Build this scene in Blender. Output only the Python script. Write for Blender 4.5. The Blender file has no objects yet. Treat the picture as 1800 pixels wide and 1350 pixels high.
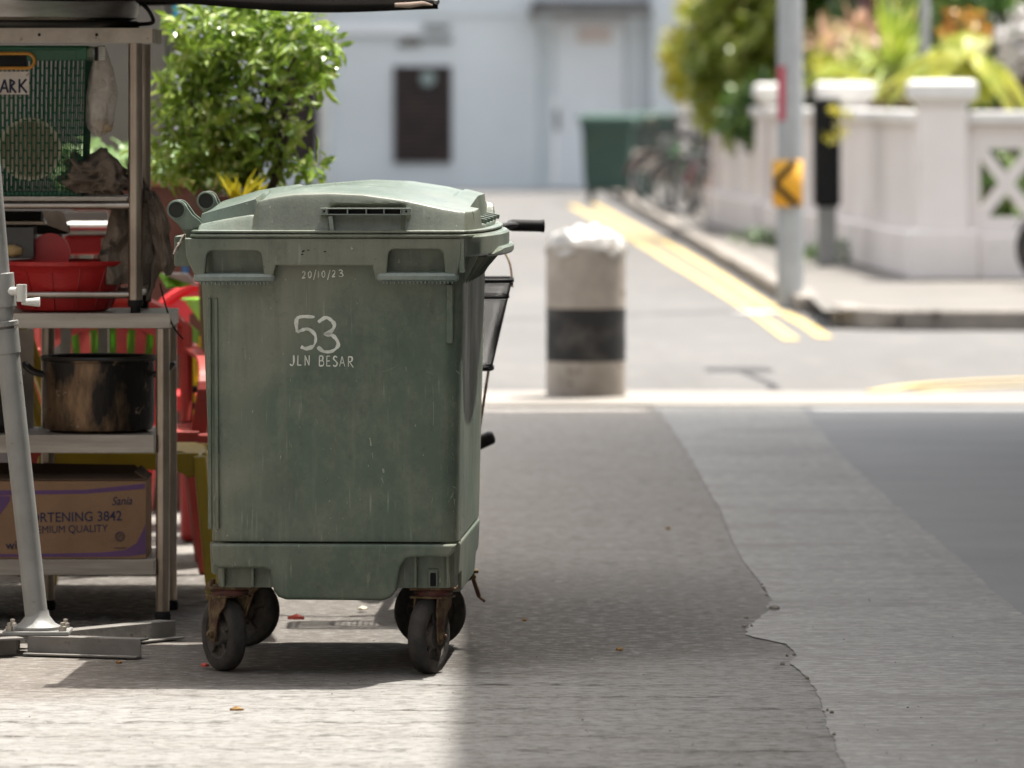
import bpy, bmesh, math, random
from mathutils import Vector, Matrix, noise
R = math.radians
random.seed(7)
D = bpy.data
scene = bpy.context.scene
COL = scene.collection
# ------------------------------------------------------------------ camera, sky, sun
F = 11500.0      # focal length in photo pixels (1800 px wide)
CH = 1.43        # eye height
HY = 167.0       # horizon row in the photo
cam = D.cameras.new('camera'); camo = D.objects.new('camera', cam); COL.objects.link(camo)
cam.sensor_width = 36; cam.lens = F/1800*36; cam.shift_y = -(675-HY)/1800
camo.location = (0, 0, CH); camo.rotation_euler = (R(90), 0, 0)
cam.clip_start = 0.5; cam.clip_end = 3000
cam.dof.use_dof = True; cam.dof.focus_distance = 16.15; cam.dof.aperture_fstop = 230/43.0
cam.dof.aperture_blades = 0
scene.camera = camo
SX, SY = 0.25, 0.265             # towards the sun, per metre of height
sunv = Vector((SX, SY, 1)).normalized()
w = D.worlds.new('World'); scene.world = w; w.use_nodes = True
nt = w.node_tree
sky = nt.nodes.new('ShaderNodeTexSky'); sky.sky_type = 'NISHITA'; sky.sun_disc = False
sky.sun_elevation = math.asin(sunv.z); sky.sun_rotation = math.atan2(SX, SY)
sky.dust_density = 5.0; sky.air_density = 1.3
hsv = nt.nodes.new('ShaderNodeHueSaturation'); hsv.inputs['Saturation'].default_value = .52      # hazy tropical sky
warm = nt.nodes.new('ShaderNodeMix'); warm.data_type = 'RGBA'; warm.blend_type = 'MULTIPLY'; warm.inputs[0].default_value = 1; warm.inputs[7].default_value = (1.0, .985, .94, 1)
nt.links.new(sky.outputs[0], hsv.inputs['Color']); nt.links.new(hsv.outputs[0], warm.inputs[6])
nt.links.new(warm.outputs[2], nt.nodes['Background'].inputs[0])
nt.nodes['Background'].inputs[1].default_value = 0.125
sl = D.lights.new('sun', 'SUN'); sl.energy = 2.9; sl.angle = R(0.5); sl.color = (1, .95, .87)
so = D.objects.new('sun', sl); COL.objects.link(so)
so.rotation_euler = (-sunv).to_track_quat('-Z', 'Y').to_euler(); so.location = (5, 5, 30)
scene.view_settings.view_transform = 'Standard'; scene.view_settings.look = 'None'
scene.view_settings.exposure = 1.78; scene.view_settings.gamma = 1
scene.render.engine = 'CYCLES'
scene.render.resolution_x = 1024; scene.render.resolution_y = 768
try:
    scene.cycles.max_bounces = 8; scene.cycles.use_denoising = True
except Exception: pass

def S(Y): return F/Y
def P(px, py, Y): return Vector(((px-900)/F*Y, Y, CH-(py-HY)/F*Y))
def G(px, py, z=0.0):                       # a point of the ground under a photo pixel
    Y = (CH-z)*F/(py-HY)
    return Vector(((px-900)/F*Y, Y, z))

# ------------------------------------------------------------------ materials
def lin(c):
    return tuple(((v/255.)/12.92 if v/255. <= .04045 else ((v/255.+.055)/1.055)**2.4) for v in c)
class NM:
    def __init__(s, name):
        s.m = D.materials.new(name); s.m.use_nodes = True; s.t = s.m.node_tree
        s.b = s.t.nodes['Principled BSDF']; s.tc = s.n('ShaderNodeTexCoord')
    def n(s, typ, **kw):
        x = s.t.nodes.new(typ)
        for k, v in kw.items(): setattr(x, k, v)
        return x
    def l(s, a, b): s.t.links.new(a, b)
    def vec(s, scale=(1,1,1), rot=(0,0,0), loc=(0,0,0), space='Object'):
        mp = s.n('ShaderNodeMapping'); s.l(s.tc.outputs[space], mp.inputs[0])
        mp.inputs['Scale'].default_value = scale; mp.inputs['Rotation'].default_value = rot; mp.inputs['Location'].default_value = loc
        return mp.outputs[0]
    def noise(s, scale, stretch=(1,1,1), detail=4, rough=.6, loc=(0,0,0), dist=0):
        x = s.n('ShaderNodeTexNoise'); s.l(s.vec(stretch, loc=loc), x.inputs['Vector'])
        x.inputs['Scale'].default_value = scale; x.inputs['Detail'].default_value = detail
        x.inputs['Roughness'].default_value = rough; x.inputs['Distortion'].default_value = dist
        return x.outputs['Fac']
    def ramp(s, f, a, b, v0=0., v1=1.):
        x = s.n('ShaderNodeMapRange'); s.l(f, x.inputs[0])
        x.inputs[1].default_value = a; x.inputs[2].default_value = b
        x.inputs[3].default_value = v0; x.inputs[4].default_value = v1
        return x.outputs[0]
    def mix(s, f, a, b):
        x = s.n('ShaderNodeMix', data_type='RGBA')
        if isinstance(f, (int, float)): x.inputs[0].default_value = f
        else: s.l(f, x.inputs[0])
        for i, c in ((6, a), (7, b)):
            if isinstance(c, tuple): x.inputs[i].default_value = (*c[:3], 1)
            else: s.l(c, x.inputs[i])
        return x.outputs[2]
    def math(s, op, a, b):
        x = s.n('ShaderNodeMath', operation=op)
        for i, c in ((0, a), (1, b)):
            if isinstance(c, (int, float)): x.inputs[i].default_value = c
            else: s.l(c, x.inputs[i])
        return x.outputs[0]
    def color(s, c):
        if isinstance(c, tuple): s.b.inputs['Base Color'].default_value = (*c[:3], 1)
        else: s.l(c, s.b.inputs['Base Color'])
    def rough(s, v):
        if isinstance(v, (int, float)): s.b.inputs['Roughness'].default_value = v
        else: s.l(v, s.b.inputs['Roughness'])
    def bump(s, h, strength=.3, dist=.01):
        x = s.n('ShaderNodeBump'); x.inputs['Strength'].default_value = strength; x.inputs['Distance'].default_value = dist
        s.l(h, x.inputs['Height']); s.l(x.outputs[0], s.b.inputs['Normal'])
MATS = {}
def pbr(name, c1, c2=None, scale=6, lo=.35, hi=.65, rough=.6, metal=0., bump=0., bscale=60, stretch=(1,1,1), spots=None, spec=.5, bd=.01):
    if name in MATS: return MATS[name]
    m = NM(name)
    c = c1
    if c2: c = m.mix(m.ramp(m.noise(scale, stretch), lo, hi), c1, c2)
    if spots:   # (colour, scale, threshold)
        for k, (sc, ss, th) in enumerate(spots):
            c = m.mix(m.ramp(m.noise(ss, (1,1,1), 5, .65, loc=(3.1+k, 7, 1)), th, th+.06), c, sc)
    m.color(c)
    m.b.inputs['Roughness'].default_value = rough; m.b.inputs['Metallic'].default_value = metal
    m.b.inputs['Specular IOR Level'].default_value = spec
    if bump: m.bump(m.noise(bscale, stretch), bump, bd)
    MATS[name] = m.m
    return m.m

def bin_plastic(name, base, dusty, top=False):
    m = NM(name)
    big = m.ramp(m.noise(2.3, (1,1,.8), 2, .5, loc=(.4,0,.2), dist=.4), .42, .60)
    c = m.mix(big, base, dusty)
    streak = m.ramp(m.noise(14, (3.2, 3.2, .22), 4, .7), .50, .74, 0, .55)
    c = m.mix(streak, c, tuple(v*.62 for v in dusty))
    streak2 = m.ramp(m.noise(9, (2.4, 2.4, .16), 3, .6, loc=(5,2,2)), .56, .8, 0, .45)
    c = m.mix(streak2, c, tuple(min(1, v*1.5) for v in dusty))
    grime = m.ramp(m.noise(38, (1,1,1), 6, .75), .58, .74, 0, .55)
    c = m.mix(grime, c, (.035,.036,.03))
    mott = m.ramp(m.noise(11, (1,1,.8), 8, .8, loc=(7,1,3)), .46, .70, 0, .45)
    c = m.mix(mott, c, tuple(min(1, v*1.35) for v in dusty))
    blot = m.ramp(m.noise(5.5, (1,1,.5), 6, .75, loc=(2,9,1)), .54, .68, 0, .5)
    c = m.mix(blot, c, tuple(v*.55 for v in base))
    # fine pale scratches, two directions
    for k, (st, rt) in enumerate((((70,70,2.2),(0,R(12),0)), ((60,60,3),(0,R(-38),0)), ((50,50,2),(0,R(80),0)))):
        x = m.n('ShaderNodeTexNoise'); m.l(m.vec(st, rt, (k,k,k)), x.inputs['Vector']); x.inputs['Scale'].default_value = 1.7; x.inputs['Detail'].default_value = 2
        gate = m.ramp(m.noise(5, loc=(k*3,1,4)), .5, .62)
        c = m.mix(m.math('MULTIPLY', m.ramp(x.outputs['Fac'], .66, .74, 0, .34), gate), c, (.33,.36,.3))
    sp = m.ramp(m.noise(85, (1,1,.5), 2, .5, loc=(1,1,9)), .735, .76, 0, .4)
    c = m.mix(sp, c, (.45,.45,.4))
    m.color(c)
    m.rough(m.ramp(m.noise(5, (1,1,.6), 4), .3, .7, .38 if not top else .26, .60 if not top else .44))
    h = m.math('ADD', m.math('MULTIPLY', m.noise(1.6, (1,1,1), 1, .4), 6.), m.math('MULTIPLY', m.noise(160), .12))
    m.bump(h, .35, .012)
    return m.m

M = {}
M['bin'] = bin_plastic('bin_green', (.068,.100,.072), (.145,.154,.116))
M['lid'] = bin_plastic('lid_green', (.082,.118,.090), (.135,.150,.115), True)
M['rail'] = bin_plastic('rail_green', (.14,.19,.175), (.17,.20,.17), True)
M['darkgreen'] = pbr('dark_green_plastic', (.046,.082,.070), (.058,.094,.08), rough=.85, spec=.15)
M['black'] = pbr('black_plastic', (.007,.007,.008), (.014,.014,.014), rough=.6, spec=.12)
M['rubber'] = pbr('tyre_rubber', (.018,.017,.016), (.06,.052,.045), scale=14, lo=.4, hi=.72, rough=.82, bump=.3, bscale=90)
M['rim'] = pbr('wheel_core', (.03,.028,.026), (.085,.07,.055), scale=20, rough=.75, bump=.3)
M['rust'] = pbr('rusty_zinc', (.16,.115,.06), (.065,.03,.017), scale=26, lo=.42, hi=.58, rough=.65, metal=.45, bump=.4, bscale=120, spots=[((.33,.28,.2), 60, .64)])
M['redplate'] = pbr('red_bearing', (.12,.03,.022), (.05,.03,.025), scale=30, rough=.7)
M['steel'] = pbr('stainless', (.36,.31,.26), (.24,.20,.165), scale=5, rough=.32, metal=.9, bump=.0)
M['steelflat'] = pbr('stainless_flat', (.38,.345,.30), (.25,.22,.19), scale=9, rough=.48, metal=.55, bump=.12, bscale=60, stretch=(.3,1,4), spots=[((.12,.09,.06), 35, .66)])
M['pale'] = pbr('pale_painted_metal', (.52,.46,.40), (.36,.31,.26), scale=12, rough=.55, spots=[((.10,.07,.05), 45, .63)], bump=.1)
M['greypaint'] = pbr('grey_painted_steel', (.25,.25,.24), (.19,.19,.18), scale=7, rough=.42, spots=[((.12,.09,.07), 40, .67)], bump=.1, bscale=150)
M['iron'] = pbr('angle_iron_paint', (.19,.18,.165), (.13,.12,.11), scale=9, rough=.6, spots=[((.07,.05,.035), 30, .62)], bump=.2)
M['limedark'] = pbr('lime_shaded_plastic', (.09,.24,.015), (.06,.18,.015), rough=.5)  # darker copy of lime, the basket's shade put into its colour
M['whiteplastic'] = pbr('white_plastic', (.6,.6,.57), (.5,.5,.47), rough=.4)
M['pot'] = pbr('scorched_pot', (.20,.125,.07), (.012,.010,.009), scale=8, lo=.38, hi=.54, stretch=(1.3,1.3,.45), rough=.42, metal=.6, bump=.25, bscale=80, spots=[((.28,.21,.15), 22, .64), ((.01,.01,.01), 40, .62)])
M['potdark'] = pbr('black_iron', (.018,.016,.015), (.04,.035,.03), rough=.5, metal=.3)
M['alu'] = pbr('aluminium_pot', (.32,.31,.30), (.22,.20,.18), rough=.35, metal=.9, stretch=(1,1,5))
M['greenplastic'] = pbr('green_basket', (.006,.085,.038), (.004,.055,.024), rough=.45)
M['orange'] = pbr('orange_handle', (.48,.22,.02), (.4,.17,.02), rough=.45)
M['bamboo'] = pbr('bamboo', (.55,.48,.36), (.42,.36,.26), scale=30, rough=.7)
M['cloth'] = pbr('brown_cloth', (.10,.075,.056), (.18,.14,.105), scale=7, rough=.95, bump=.7, bscale=160, spots=[((.03,.022,.017), 9, .60)])
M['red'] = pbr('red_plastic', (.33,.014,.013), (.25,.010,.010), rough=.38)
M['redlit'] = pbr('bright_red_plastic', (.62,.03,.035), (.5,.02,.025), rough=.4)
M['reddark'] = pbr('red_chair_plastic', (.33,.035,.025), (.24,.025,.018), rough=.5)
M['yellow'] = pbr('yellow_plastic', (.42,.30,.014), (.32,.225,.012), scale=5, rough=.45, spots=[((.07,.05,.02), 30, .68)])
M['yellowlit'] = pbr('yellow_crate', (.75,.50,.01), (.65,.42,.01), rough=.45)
M['lime'] = pbr('lime_plastic', (.20,.46,.02), (.12,.36,.03), rough=.45)
M['blue'] = pbr('blue_plastic', (.01,.09,.28), (.02,.12,.3), rough=.5)
M['card'] = pbr('cardboard', (.25,.145,.08), (.20,.115,.062), scale=5, rough=.9, bump=.25, bscale=120, stretch=(1,1,1), spots=[((.17,.10,.06), 18, .64)])
M['cardin'] = pbr('cardboard_flap', (.09,.055,.035), (.12,.075,.045), rough=.9)
M['purple'] = pbr('purple_ink', (.115,.055,.15), (.10,.05,.12), rough=.9)
M['navy'] = pbr('navy_ink', (.018,.022,.055), (.03,.03,.06), rough=.9)
M['paint'] = pbr('white_paint_marker', (.62,.64,.58), (.40,.43,.38), scale=40, lo=.45, hi=.7, rough=.7)
M['scuff'] = pbr('pale_scuff', (.30,.31,.26), (.20,.22,.18), scale=60, rough=.8)
M['canvas'] = pbr('black_canvas', (.010,.009,.008), (.014,.012,.011), rough=1., spec=.05)
M['canvasedge'] = pbr('canvas_hem', (.33,.25,.2), (.25,.19,.15), rough=.8)
M['foam'] = pbr('white_foam', (.62,.60,.58), (.5,.48,.47), rough=.8)
M['terracotta'] = pbr('planter_brown', (.13,.055,.035), (.09,.035,.025), rough=.7)
M['planterrim'] = pbr('planter_rim', (.36,.16,.10), (.28,.12,.08), rough=.7)
M['wallgrey'] = pbr('grey_render_wall', (.215,.195,.185), (.18,.165,.155), scale=1.2, rough=.9, bump=.2, bscale=50)
M['farwall'] = pbr('far_wall_paint', (.58,.62,.635), (.52,.555,.57), scale=.55, rough=.85, bump=.2, bscale=9)
M['fardoor'] = pbr('far_door_paint', (.70,.73,.75), (.64,.665,.685), scale=.8, rough=.7)
M['louvre'] = pbr('brown_louvre', (.055,.036,.032), (.03,.022,.022), scale=3, rough=.7)
M['ledge'] = pbr('grey_ledge', (.17,.165,.155), (.13,.125,.12), rough=.9)
M['gardenwall'] = pbr('white_garden_wall', (.72,.67,.64), (.64,.59,.56), scale=1.1, rough=.85, bump=.15, bscale=20, spots=[((.42,.37,.33), 2.5, .64)])
M['gardencap'] = pbr('white_cap', (.70,.69,.67), (.6,.58,.55), scale=3, rough=.8)
M['bollwhite'] = pbr('bollard_white', (.36,.325,.285), (.20,.175,.15), scale=4, lo=.4, hi=.75, rough=.85, bump=.3, bscale=30, spots=[((.16,.13,.11), 9, .63)])
M['bollblack'] = pbr('bollard_black', (.012,.012,.013), (.07,.065,.06), scale=7, lo=.48, hi=.75, rough=.75, bump=.3, bscale=30)
M['galv'] = pbr('galvanised_pole', (.36,.375,.38), (.30,.31,.315), scale=5, rough=.5, metal=.3)
M['signyellow'] = pbr('sign_yellow', (.72,.36,.012), (.62,.30,.01), rough=.5)
M['sticker'] = pbr('red_sticker', (.45,.06,.09), (.35,.05,.08), rough=.6)
M['kerb'] = pbr('kerb_concrete', (.27,.245,.215), (.14,.125,.11), scale=3.5, rough=.9, bump=.5, bscale=18, spots=[((.07,.06,.05), 5, .62)])
M['yline'] = pbr('yellow_road_paint', (.47,.32,.085), (.42,.33,.14), scale=1.5, rough=.8, bump=.2, spots=[((.25,.22,.17), 14, .66)])
M['wline'] = pbr('white_road_paint', (.75,.73,.70), (.6,.58,.55), rough=.8)
M['house'] = pbr('maroon_house', (.10,.03,.025), (.07,.022,.02), scale=1, rough=.8)
M['shop'] = pbr('shophouse_wall', (.45,.42,.38), (.38,.35,.32), scale=.8, rough=.9)
M['shopdark'] = pbr('shopfront_dark', (.05,.05,.05), (.08,.075,.07), rough=.5)
M['trunk'] = pbr('bark', (.09,.065,.045), (.05,.04,.03), scale=20, rough=.9)
M['chrome'] = pbr('chrome', (.30,.30,.30), None, rough=.5, metal=.7)
M['bikered'] = pbr('bike_red', (.16,.03,.03), (.10,.02,.02), rough=.4)
M['bikegreen'] = pbr('bike_green', (.05,.22,.06), (.04,.16,.05), rough=.4)
M['bikeblack'] = pbr('bike_black', (.02,.02,.022), (.035,.035,.035), rough=.35)
M['bikerust'] = pbr('rusty_fork', (.42,.34,.25), (.2,.1,.05), scale=30, rough=.5, metal=.3)
M['leafdry'] = pbr('dry_leaf', (.28,.17,.05), (.2,.1,.03), rough=.8)
M['litterred'] = pbr('red_litter', (.5,.08,.06), None, rough=.7)
M['litterpale'] = pbr('pale_litter', (.5,.45,.36), None, rough=.8)
M['rope'] = pbr('blue_rope', (.03,.30,.52), (.05,.4,.6), rough=.7)
M['tape'] = pbr('torn_white_tape', (.62,.60,.56), (.3,.2,.12), scale=40, rough=.7)
M['soil'] = pbr('soil', (.03,.022,.016), (.05,.04,.03), rough=1)
M['grime'] = pbr('grimy_hinge_cap', (.012,.013,.012), (.028,.030,.025), rough=.75, spec=.3)

def leafmat(name, c1, c2, c3=None, scale=9, rough=.38, tr=.35):
    m = NM(name)
    c = m.mix(m.ramp(m.noise(scale, detail=3), .35, .65), c1, c2)
    if c3: c = m.mix(m.ramp(m.noise(scale*2.3, loc=(4,4,4), detail=2), .55, .68), c, c3)
    m.color(c); m.rough(rough)
    t = m.n('ShaderNodeBsdfTranslucent'); x = m.n('ShaderNodeMixShader'); x.inputs[0].default_value = tr
    if isinstance(c, tuple): t.inputs[0].default_value = (*c, 1)
    else: m.l(c, t.inputs[0])
    out = m.t.nodes['Material Output']
    m.l(m.b.outputs[0], x.inputs[1]); m.l(t.outputs[0], x.inputs[2]); m.l(x.outputs[0], out.inputs[0])
    return m.m
M['leaf'] = leafmat('shrub_leaf', (.14,.25,.03), (.30,.42,.055), (.52,.58,.22), 14, rough=.25, tr=.28)
M['leafpale'] = leafmat('pale_ground_leaf', (.20,.34,.13), (.30,.42,.20), (.42,.52,.3), 14)
M['leafyellow'] = leafmat('yellow_leaf', (.50,.42,.02), (.30,.32,.03), (.65,.55,.05), 9)
M['leafdark'] = leafmat('dark_leaf', (.035,.09,.015), (.07,.15,.02), (.30,.40,.08), 3)
M['leafmid'] = leafmat('hedge_leaf', (.13,.20,.02), (.32,.36,.04), (.58,.56,.20), 3)
M['leaforange'] = leafmat('orange_leaf', (.42,.12,.03), (.40,.28,.05), (.25,.25,.03), 5)
M['leafpink'] = leafmat('pink_leaf', (.42,.22,.14), (.55,.38,.28), (.35,.30,.06), 3)
M['frond'] = leafmat('palm_frond', (.34,.37,.035), (.44,.43,.06), (.22,.30,.03), 3)
M['blade'] = leafmat('blade_leaf', (.12,.22,.025), (.36,.42,.05), (.52,.54,.14), 2)

# translucent bag
def bagmat():
    m = NM('clear_bag'); m.color((.62,.55,.48)); m.rough(.25)
    t = m.n('ShaderNodeBsdfTransparent'); x = m.n('ShaderNodeMixShader')
    m.l(m.ramp(m.noise(18, detail=3), .35, .75, .60, .25), x.inputs[0])
    out = m.t.nodes['Material Output']
    m.l(m.b.outputs[0], x.inputs[1]); m.l(t.outputs[0], x.inputs[2]); m.l(x.outputs[0], out.inputs[0])
    m.bump(m.noise(30, detail=5, dist=1.5), .9, .02)
    return m.m
M['bag'] = bagmat()

# ------------------------------------------------------------------ mesh builder
def fr(p): return p if isinstance(p, Vector) else Vector(p)
class MB:
    def __init__(s): s.v = []; s.f = []; s.sm = []; s.mi = []; s.cur = 0
    def add(s, vs, fs, smooth=False):
        o = len(s.v); s.v += [Vector(v) for v in vs]
        for f in fs: s.f.append(tuple(o+i for i in f)); s.sm.append(smooth); s.mi.append(s.cur)
        return s
    def box(s, c, size, rot=None, taper=1.0):
        c = fr(c); h = [x/2 for x in size]; vs = []
        for z in (-1, 1):
            k = taper if z > 0 else 1
            for x, y in ((-1,-1),(1,-1),(1,1),(-1,1)):
                p = Vector((x*h[0]*k, y*h[1]*k, z*h[2]))
                if rot: p = rot @ p
                vs.append(c+p)
        return s.add(vs, [(3,2,1,0),(4,5,6,7),(0,1,5,4),(1,2,6,5),(2,3,7,6),(3,0,4,7)])
    def bb(s, x0, x1, y0, y1, z0, z1): return s.box(((x0+x1)/2,(y0+y1)/2,(z0+z1)/2), (abs(x1-x0),abs(y1-y0),abs(z1-z0)))
    def pb(s, px0, py0, px1, py1, Y, dep):          # box whose near face covers a photo rectangle at distance Y
        a = P(px0, py1, Y); b = P(px1, py0, Y)
        return s.bb(a.x, b.x, Y, Y+dep, a.z, b.z)
    def tube(s, pts, r, seg=10, caps=True, closed=False, smooth=True):
        pts = [fr(p) for p in pts]; n = len(pts)
        rs = r if isinstance(r, (list, tuple)) else [r]*n
        up = None; vs = []; fs = []
        for i, p in enumerate(pts):
            if closed: t = pts[(i+1) % n]-pts[i-1]
            else: t = pts[min(i+1, n-1)]-pts[max(i-1, 0)]
            t = t.normalized() if t.length > 1e-9 else Vector((0,0,1))
            if up is None:
                a = Vector((0,0,1)) if abs(t.z) < .9 else Vector((1,0,0)); up = (a-t*a.dot(t)).normalized()
            else:
                up = up-t*up.dot(t)
                up = up.normalized() if up.length > 1e-6 else Vector((1,0,0))
            b = t.cross(up)
            for k in range(seg):
                a = 2*math.pi*k/seg; vs.append(p+(up*math.cos(a)+b*math.sin(a))*rs[i])
        m = n if closed else n-1
        for i in range(m):
            j = (i+1) % n
            for k in range(seg):
                k2 = (k+1) % seg; fs.append((i*seg+k, i*seg+k2, j*seg+k2, j*seg+k))
        s.add(vs, fs, smooth)
        if caps and not closed:
            o = len(s.v)-n*seg
            s.f.append(tuple(o+k for k in reversed(range(seg)))); s.sm.append(False); s.mi.append(s.cur)
            s.f.append(tuple(o+(n-1)*seg+k for k in range(seg))); s.sm.append(False); s.mi.append(s.cur)
        return s
    def lathe(s, prof, c=(0,0,0), seg=40, axis='z', smooth=True):   # prof: (r, h)
        c = fr(c); vs = []; fs = []
        for r, h in prof:
            for k in range(seg):
                a = 2*math.pi*k/seg
                x, y = r*math.cos(a), r*math.sin(a)
                p = (x,y,h) if axis == 'z' else ((x,-h,y) if axis == 'y' else (h,x,y))
                vs.append(c+Vector(p))
        for i in range(len(prof)-1):
            for k in range(seg):
                k2 = (k+1) % seg; fs.append((i*seg+k, i*seg+k2, (i+1)*seg+k2, (i+1)*seg+k))
        return s.add(vs, fs, smooth)
    def loft(s, rings, caps=(True, True), smooth=True):
        n = len(rings[0]); vs = [p for r in rings for p in r]; fs = []
        for i in range(len(rings)-1):
            for k in range(n):
                k2 = (k+1) % n; fs.append((i*n+k, i*n+k2, (i+1)*n+k2, (i+1)*n+k))
        s.add(vs, fs, smooth); o = len(s.v)-len(vs)
        if caps[0]: s.f.append(tuple(o+k for k in reversed(range(n)))); s.sm.append(False); s.mi.append(s.cur)
        if caps[1]: s.f.append(tuple(o+(len(rings)-1)*n+k for k in range(n))); s.sm.append(False); s.mi.append(s.cur)
        return s
    def grid(s, fn, nu, nv, smooth=True):
        vs = [fn(i/nu, j/nv) for j in range(nv+1) for i in range(nu+1)]
        fs = [(j*(nu+1)+i, j*(nu+1)+i+1, (j+1)*(nu+1)+i+1, (j+1)*(nu+1)+i) for j in range(nv) for i in range(nu)]
        return s.add(vs, fs, smooth)
    def curveplate(s, polys, toworld, thick, bevel=0., res=1):
        """flat plate with holes: polys in 2-D, first the outline; toworld(x, y, d)"""
        cu = D.curves.new('tmp', 'CURVE'); cu.dimensions = '2D'; cu.fill_mode = 'BOTH'
        cu.extrude = thick/2-bevel; cu.bevel_depth = bevel; cu.bevel_resolution = res; cu.offset = -bevel
        for poly in polys:
            sp = cu.splines.new('POLY'); sp.points.add(len(poly)-1)
            for q, (x, y) in zip(sp.points, poly): q.co = (x, y, 0, 1)
            sp.use_cyclic_u = True
        ob = D.objects.new('tmp', cu); COL.objects.link(ob)
        dg = bpy.context.evaluated_depsgraph_get(); dg.update()
        me = D.meshes.new_from_object(ob.evaluated_get(dg))
        s.add([toworld(v.co.x, v.co.y, v.co.z) for v in me.vertices], [tuple(p.vertices) for p in me.polygons])
        D.objects.remove(ob); D.curves.remove(cu); D.meshes.remove(me)
        return s
    def text(s, body, size, toworld, thick=.0012, offset=0., shear=0., align='LEFT', space=1.):
        cu = D.curves.new('tmp', 'FONT'); cu.body = body; cu.size = size; cu.extrude = thick/2; cu.offset = offset
        cu.shear = shear; cu.align_x = align; cu.space_character = space
        ob = D.objects.new('tmp', cu); COL.objects.link(ob)
        dg = bpy.context.evaluated_depsgraph_get(); dg.update()
        me = D.meshes.new_from_object(ob.evaluated_get(dg))
        s.add([toworld(v.co.x, v.co.y, v.co.z) for v in me.vertices], [tuple(p.vertices) for p in me.polygons])
        D.objects.remove(ob); D.curves.remove(cu); D.meshes.remove(me)
        return s
    def build(s, name, mats, parent=None, bevel=0., angle=35, local=False, recalc=True):
        me = D.meshes.new(name); me.from_pydata([tuple(v) for v in s.v], [], s.f)
        if not isinstance(mats, (list, tuple)): mats = [mats]
        for m in mats: me.materials.append(m)
        me.polygons.foreach_set('use_smooth', s.sm)
        me.polygons.foreach_set('material_index', s.mi)
        if parent is not None and not local:
            me.transform(rootmat(parent).inverted())
        me.update()
        if recalc:
            b = bmesh.new(); b.from_mesh(me); bmesh.ops.recalc_face_normals(b, faces=b.faces); b.to_mesh(me); b.free()
        if any(s.sm): me.set_sharp_from_angle(angle=R(angle))
        o = D.objects.new(name, me); COL.objects.link(o)
        if parent is not None: o.parent = parent
        if bevel:
            md = o.modifiers.new('bevel', 'BEVEL'); md.width = bevel; md.segments = 2; md.limit_method = 'ANGLE'; md.angle_limit = R(40)
        return o
def rootmat(o):
    m = Matrix.LocRotScale(o.location, o.rotation_euler, o.scale)
    return rootmat(o.parent) @ m if o.parent else m
def tag(o, label=None, cat=None, group=None, kind=None):
    if label: o['label'] = label
    if cat: o['category'] = cat
    if group: o['group'] = group
    if kind: o['kind'] = kind
    return o
def thing(name, loc, label, cat, group=None, rz=0.):
    o = D.objects.new(name, None); COL.objects.link(o); o.location = loc; o.rotation_euler = (0,0,rz)
    o.empty_display_size = .1
    return tag(o, label, cat, group)
def copy_tree(o, parent=None):
    c = o.copy(); COL.objects.link(c); c.parent = parent
    for ch in [x for x in D.objects if x.parent == o]: copy_tree(ch, c)
    return c
def sst(a, b, x):
    t = max(0., min(1., (x-a)/(b-a))); return t*t*(3-2*t)
def interp(tab, x):
    if x <= tab[0][0]: return tab[0][1]
    for (a, p), (b, q) in zip(tab, tab[1:]):
        if x <= b: return p+(q-p)*(x-a)/(b-a)
    return tab[-1][1]
def smoothpath(pts, n=8, closed=False):
    pts = [fr(p) for p in pts]; out = []; m = len(pts)
    for i in range(m if closed else m-1):
        if closed: p0, p1, p2, p3 = pts[i-1], pts[i], pts[(i+1) % m], pts[(i+2) % m]
        else: p0, p1, p2, p3 = pts[max(i-1,0)], pts[i], pts[i+1], pts[min(i+2,m-1)]
        for k in range(n):
            t = k/n
            out.append(.5*((2*p1)+(-p0+p2)*t+(2*p0-5*p1+4*p2-p3)*t*t+(-p0+3*p1-3*p2+p3)*t**3))
    if not closed: out.append(pts[-1])
    return out


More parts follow.
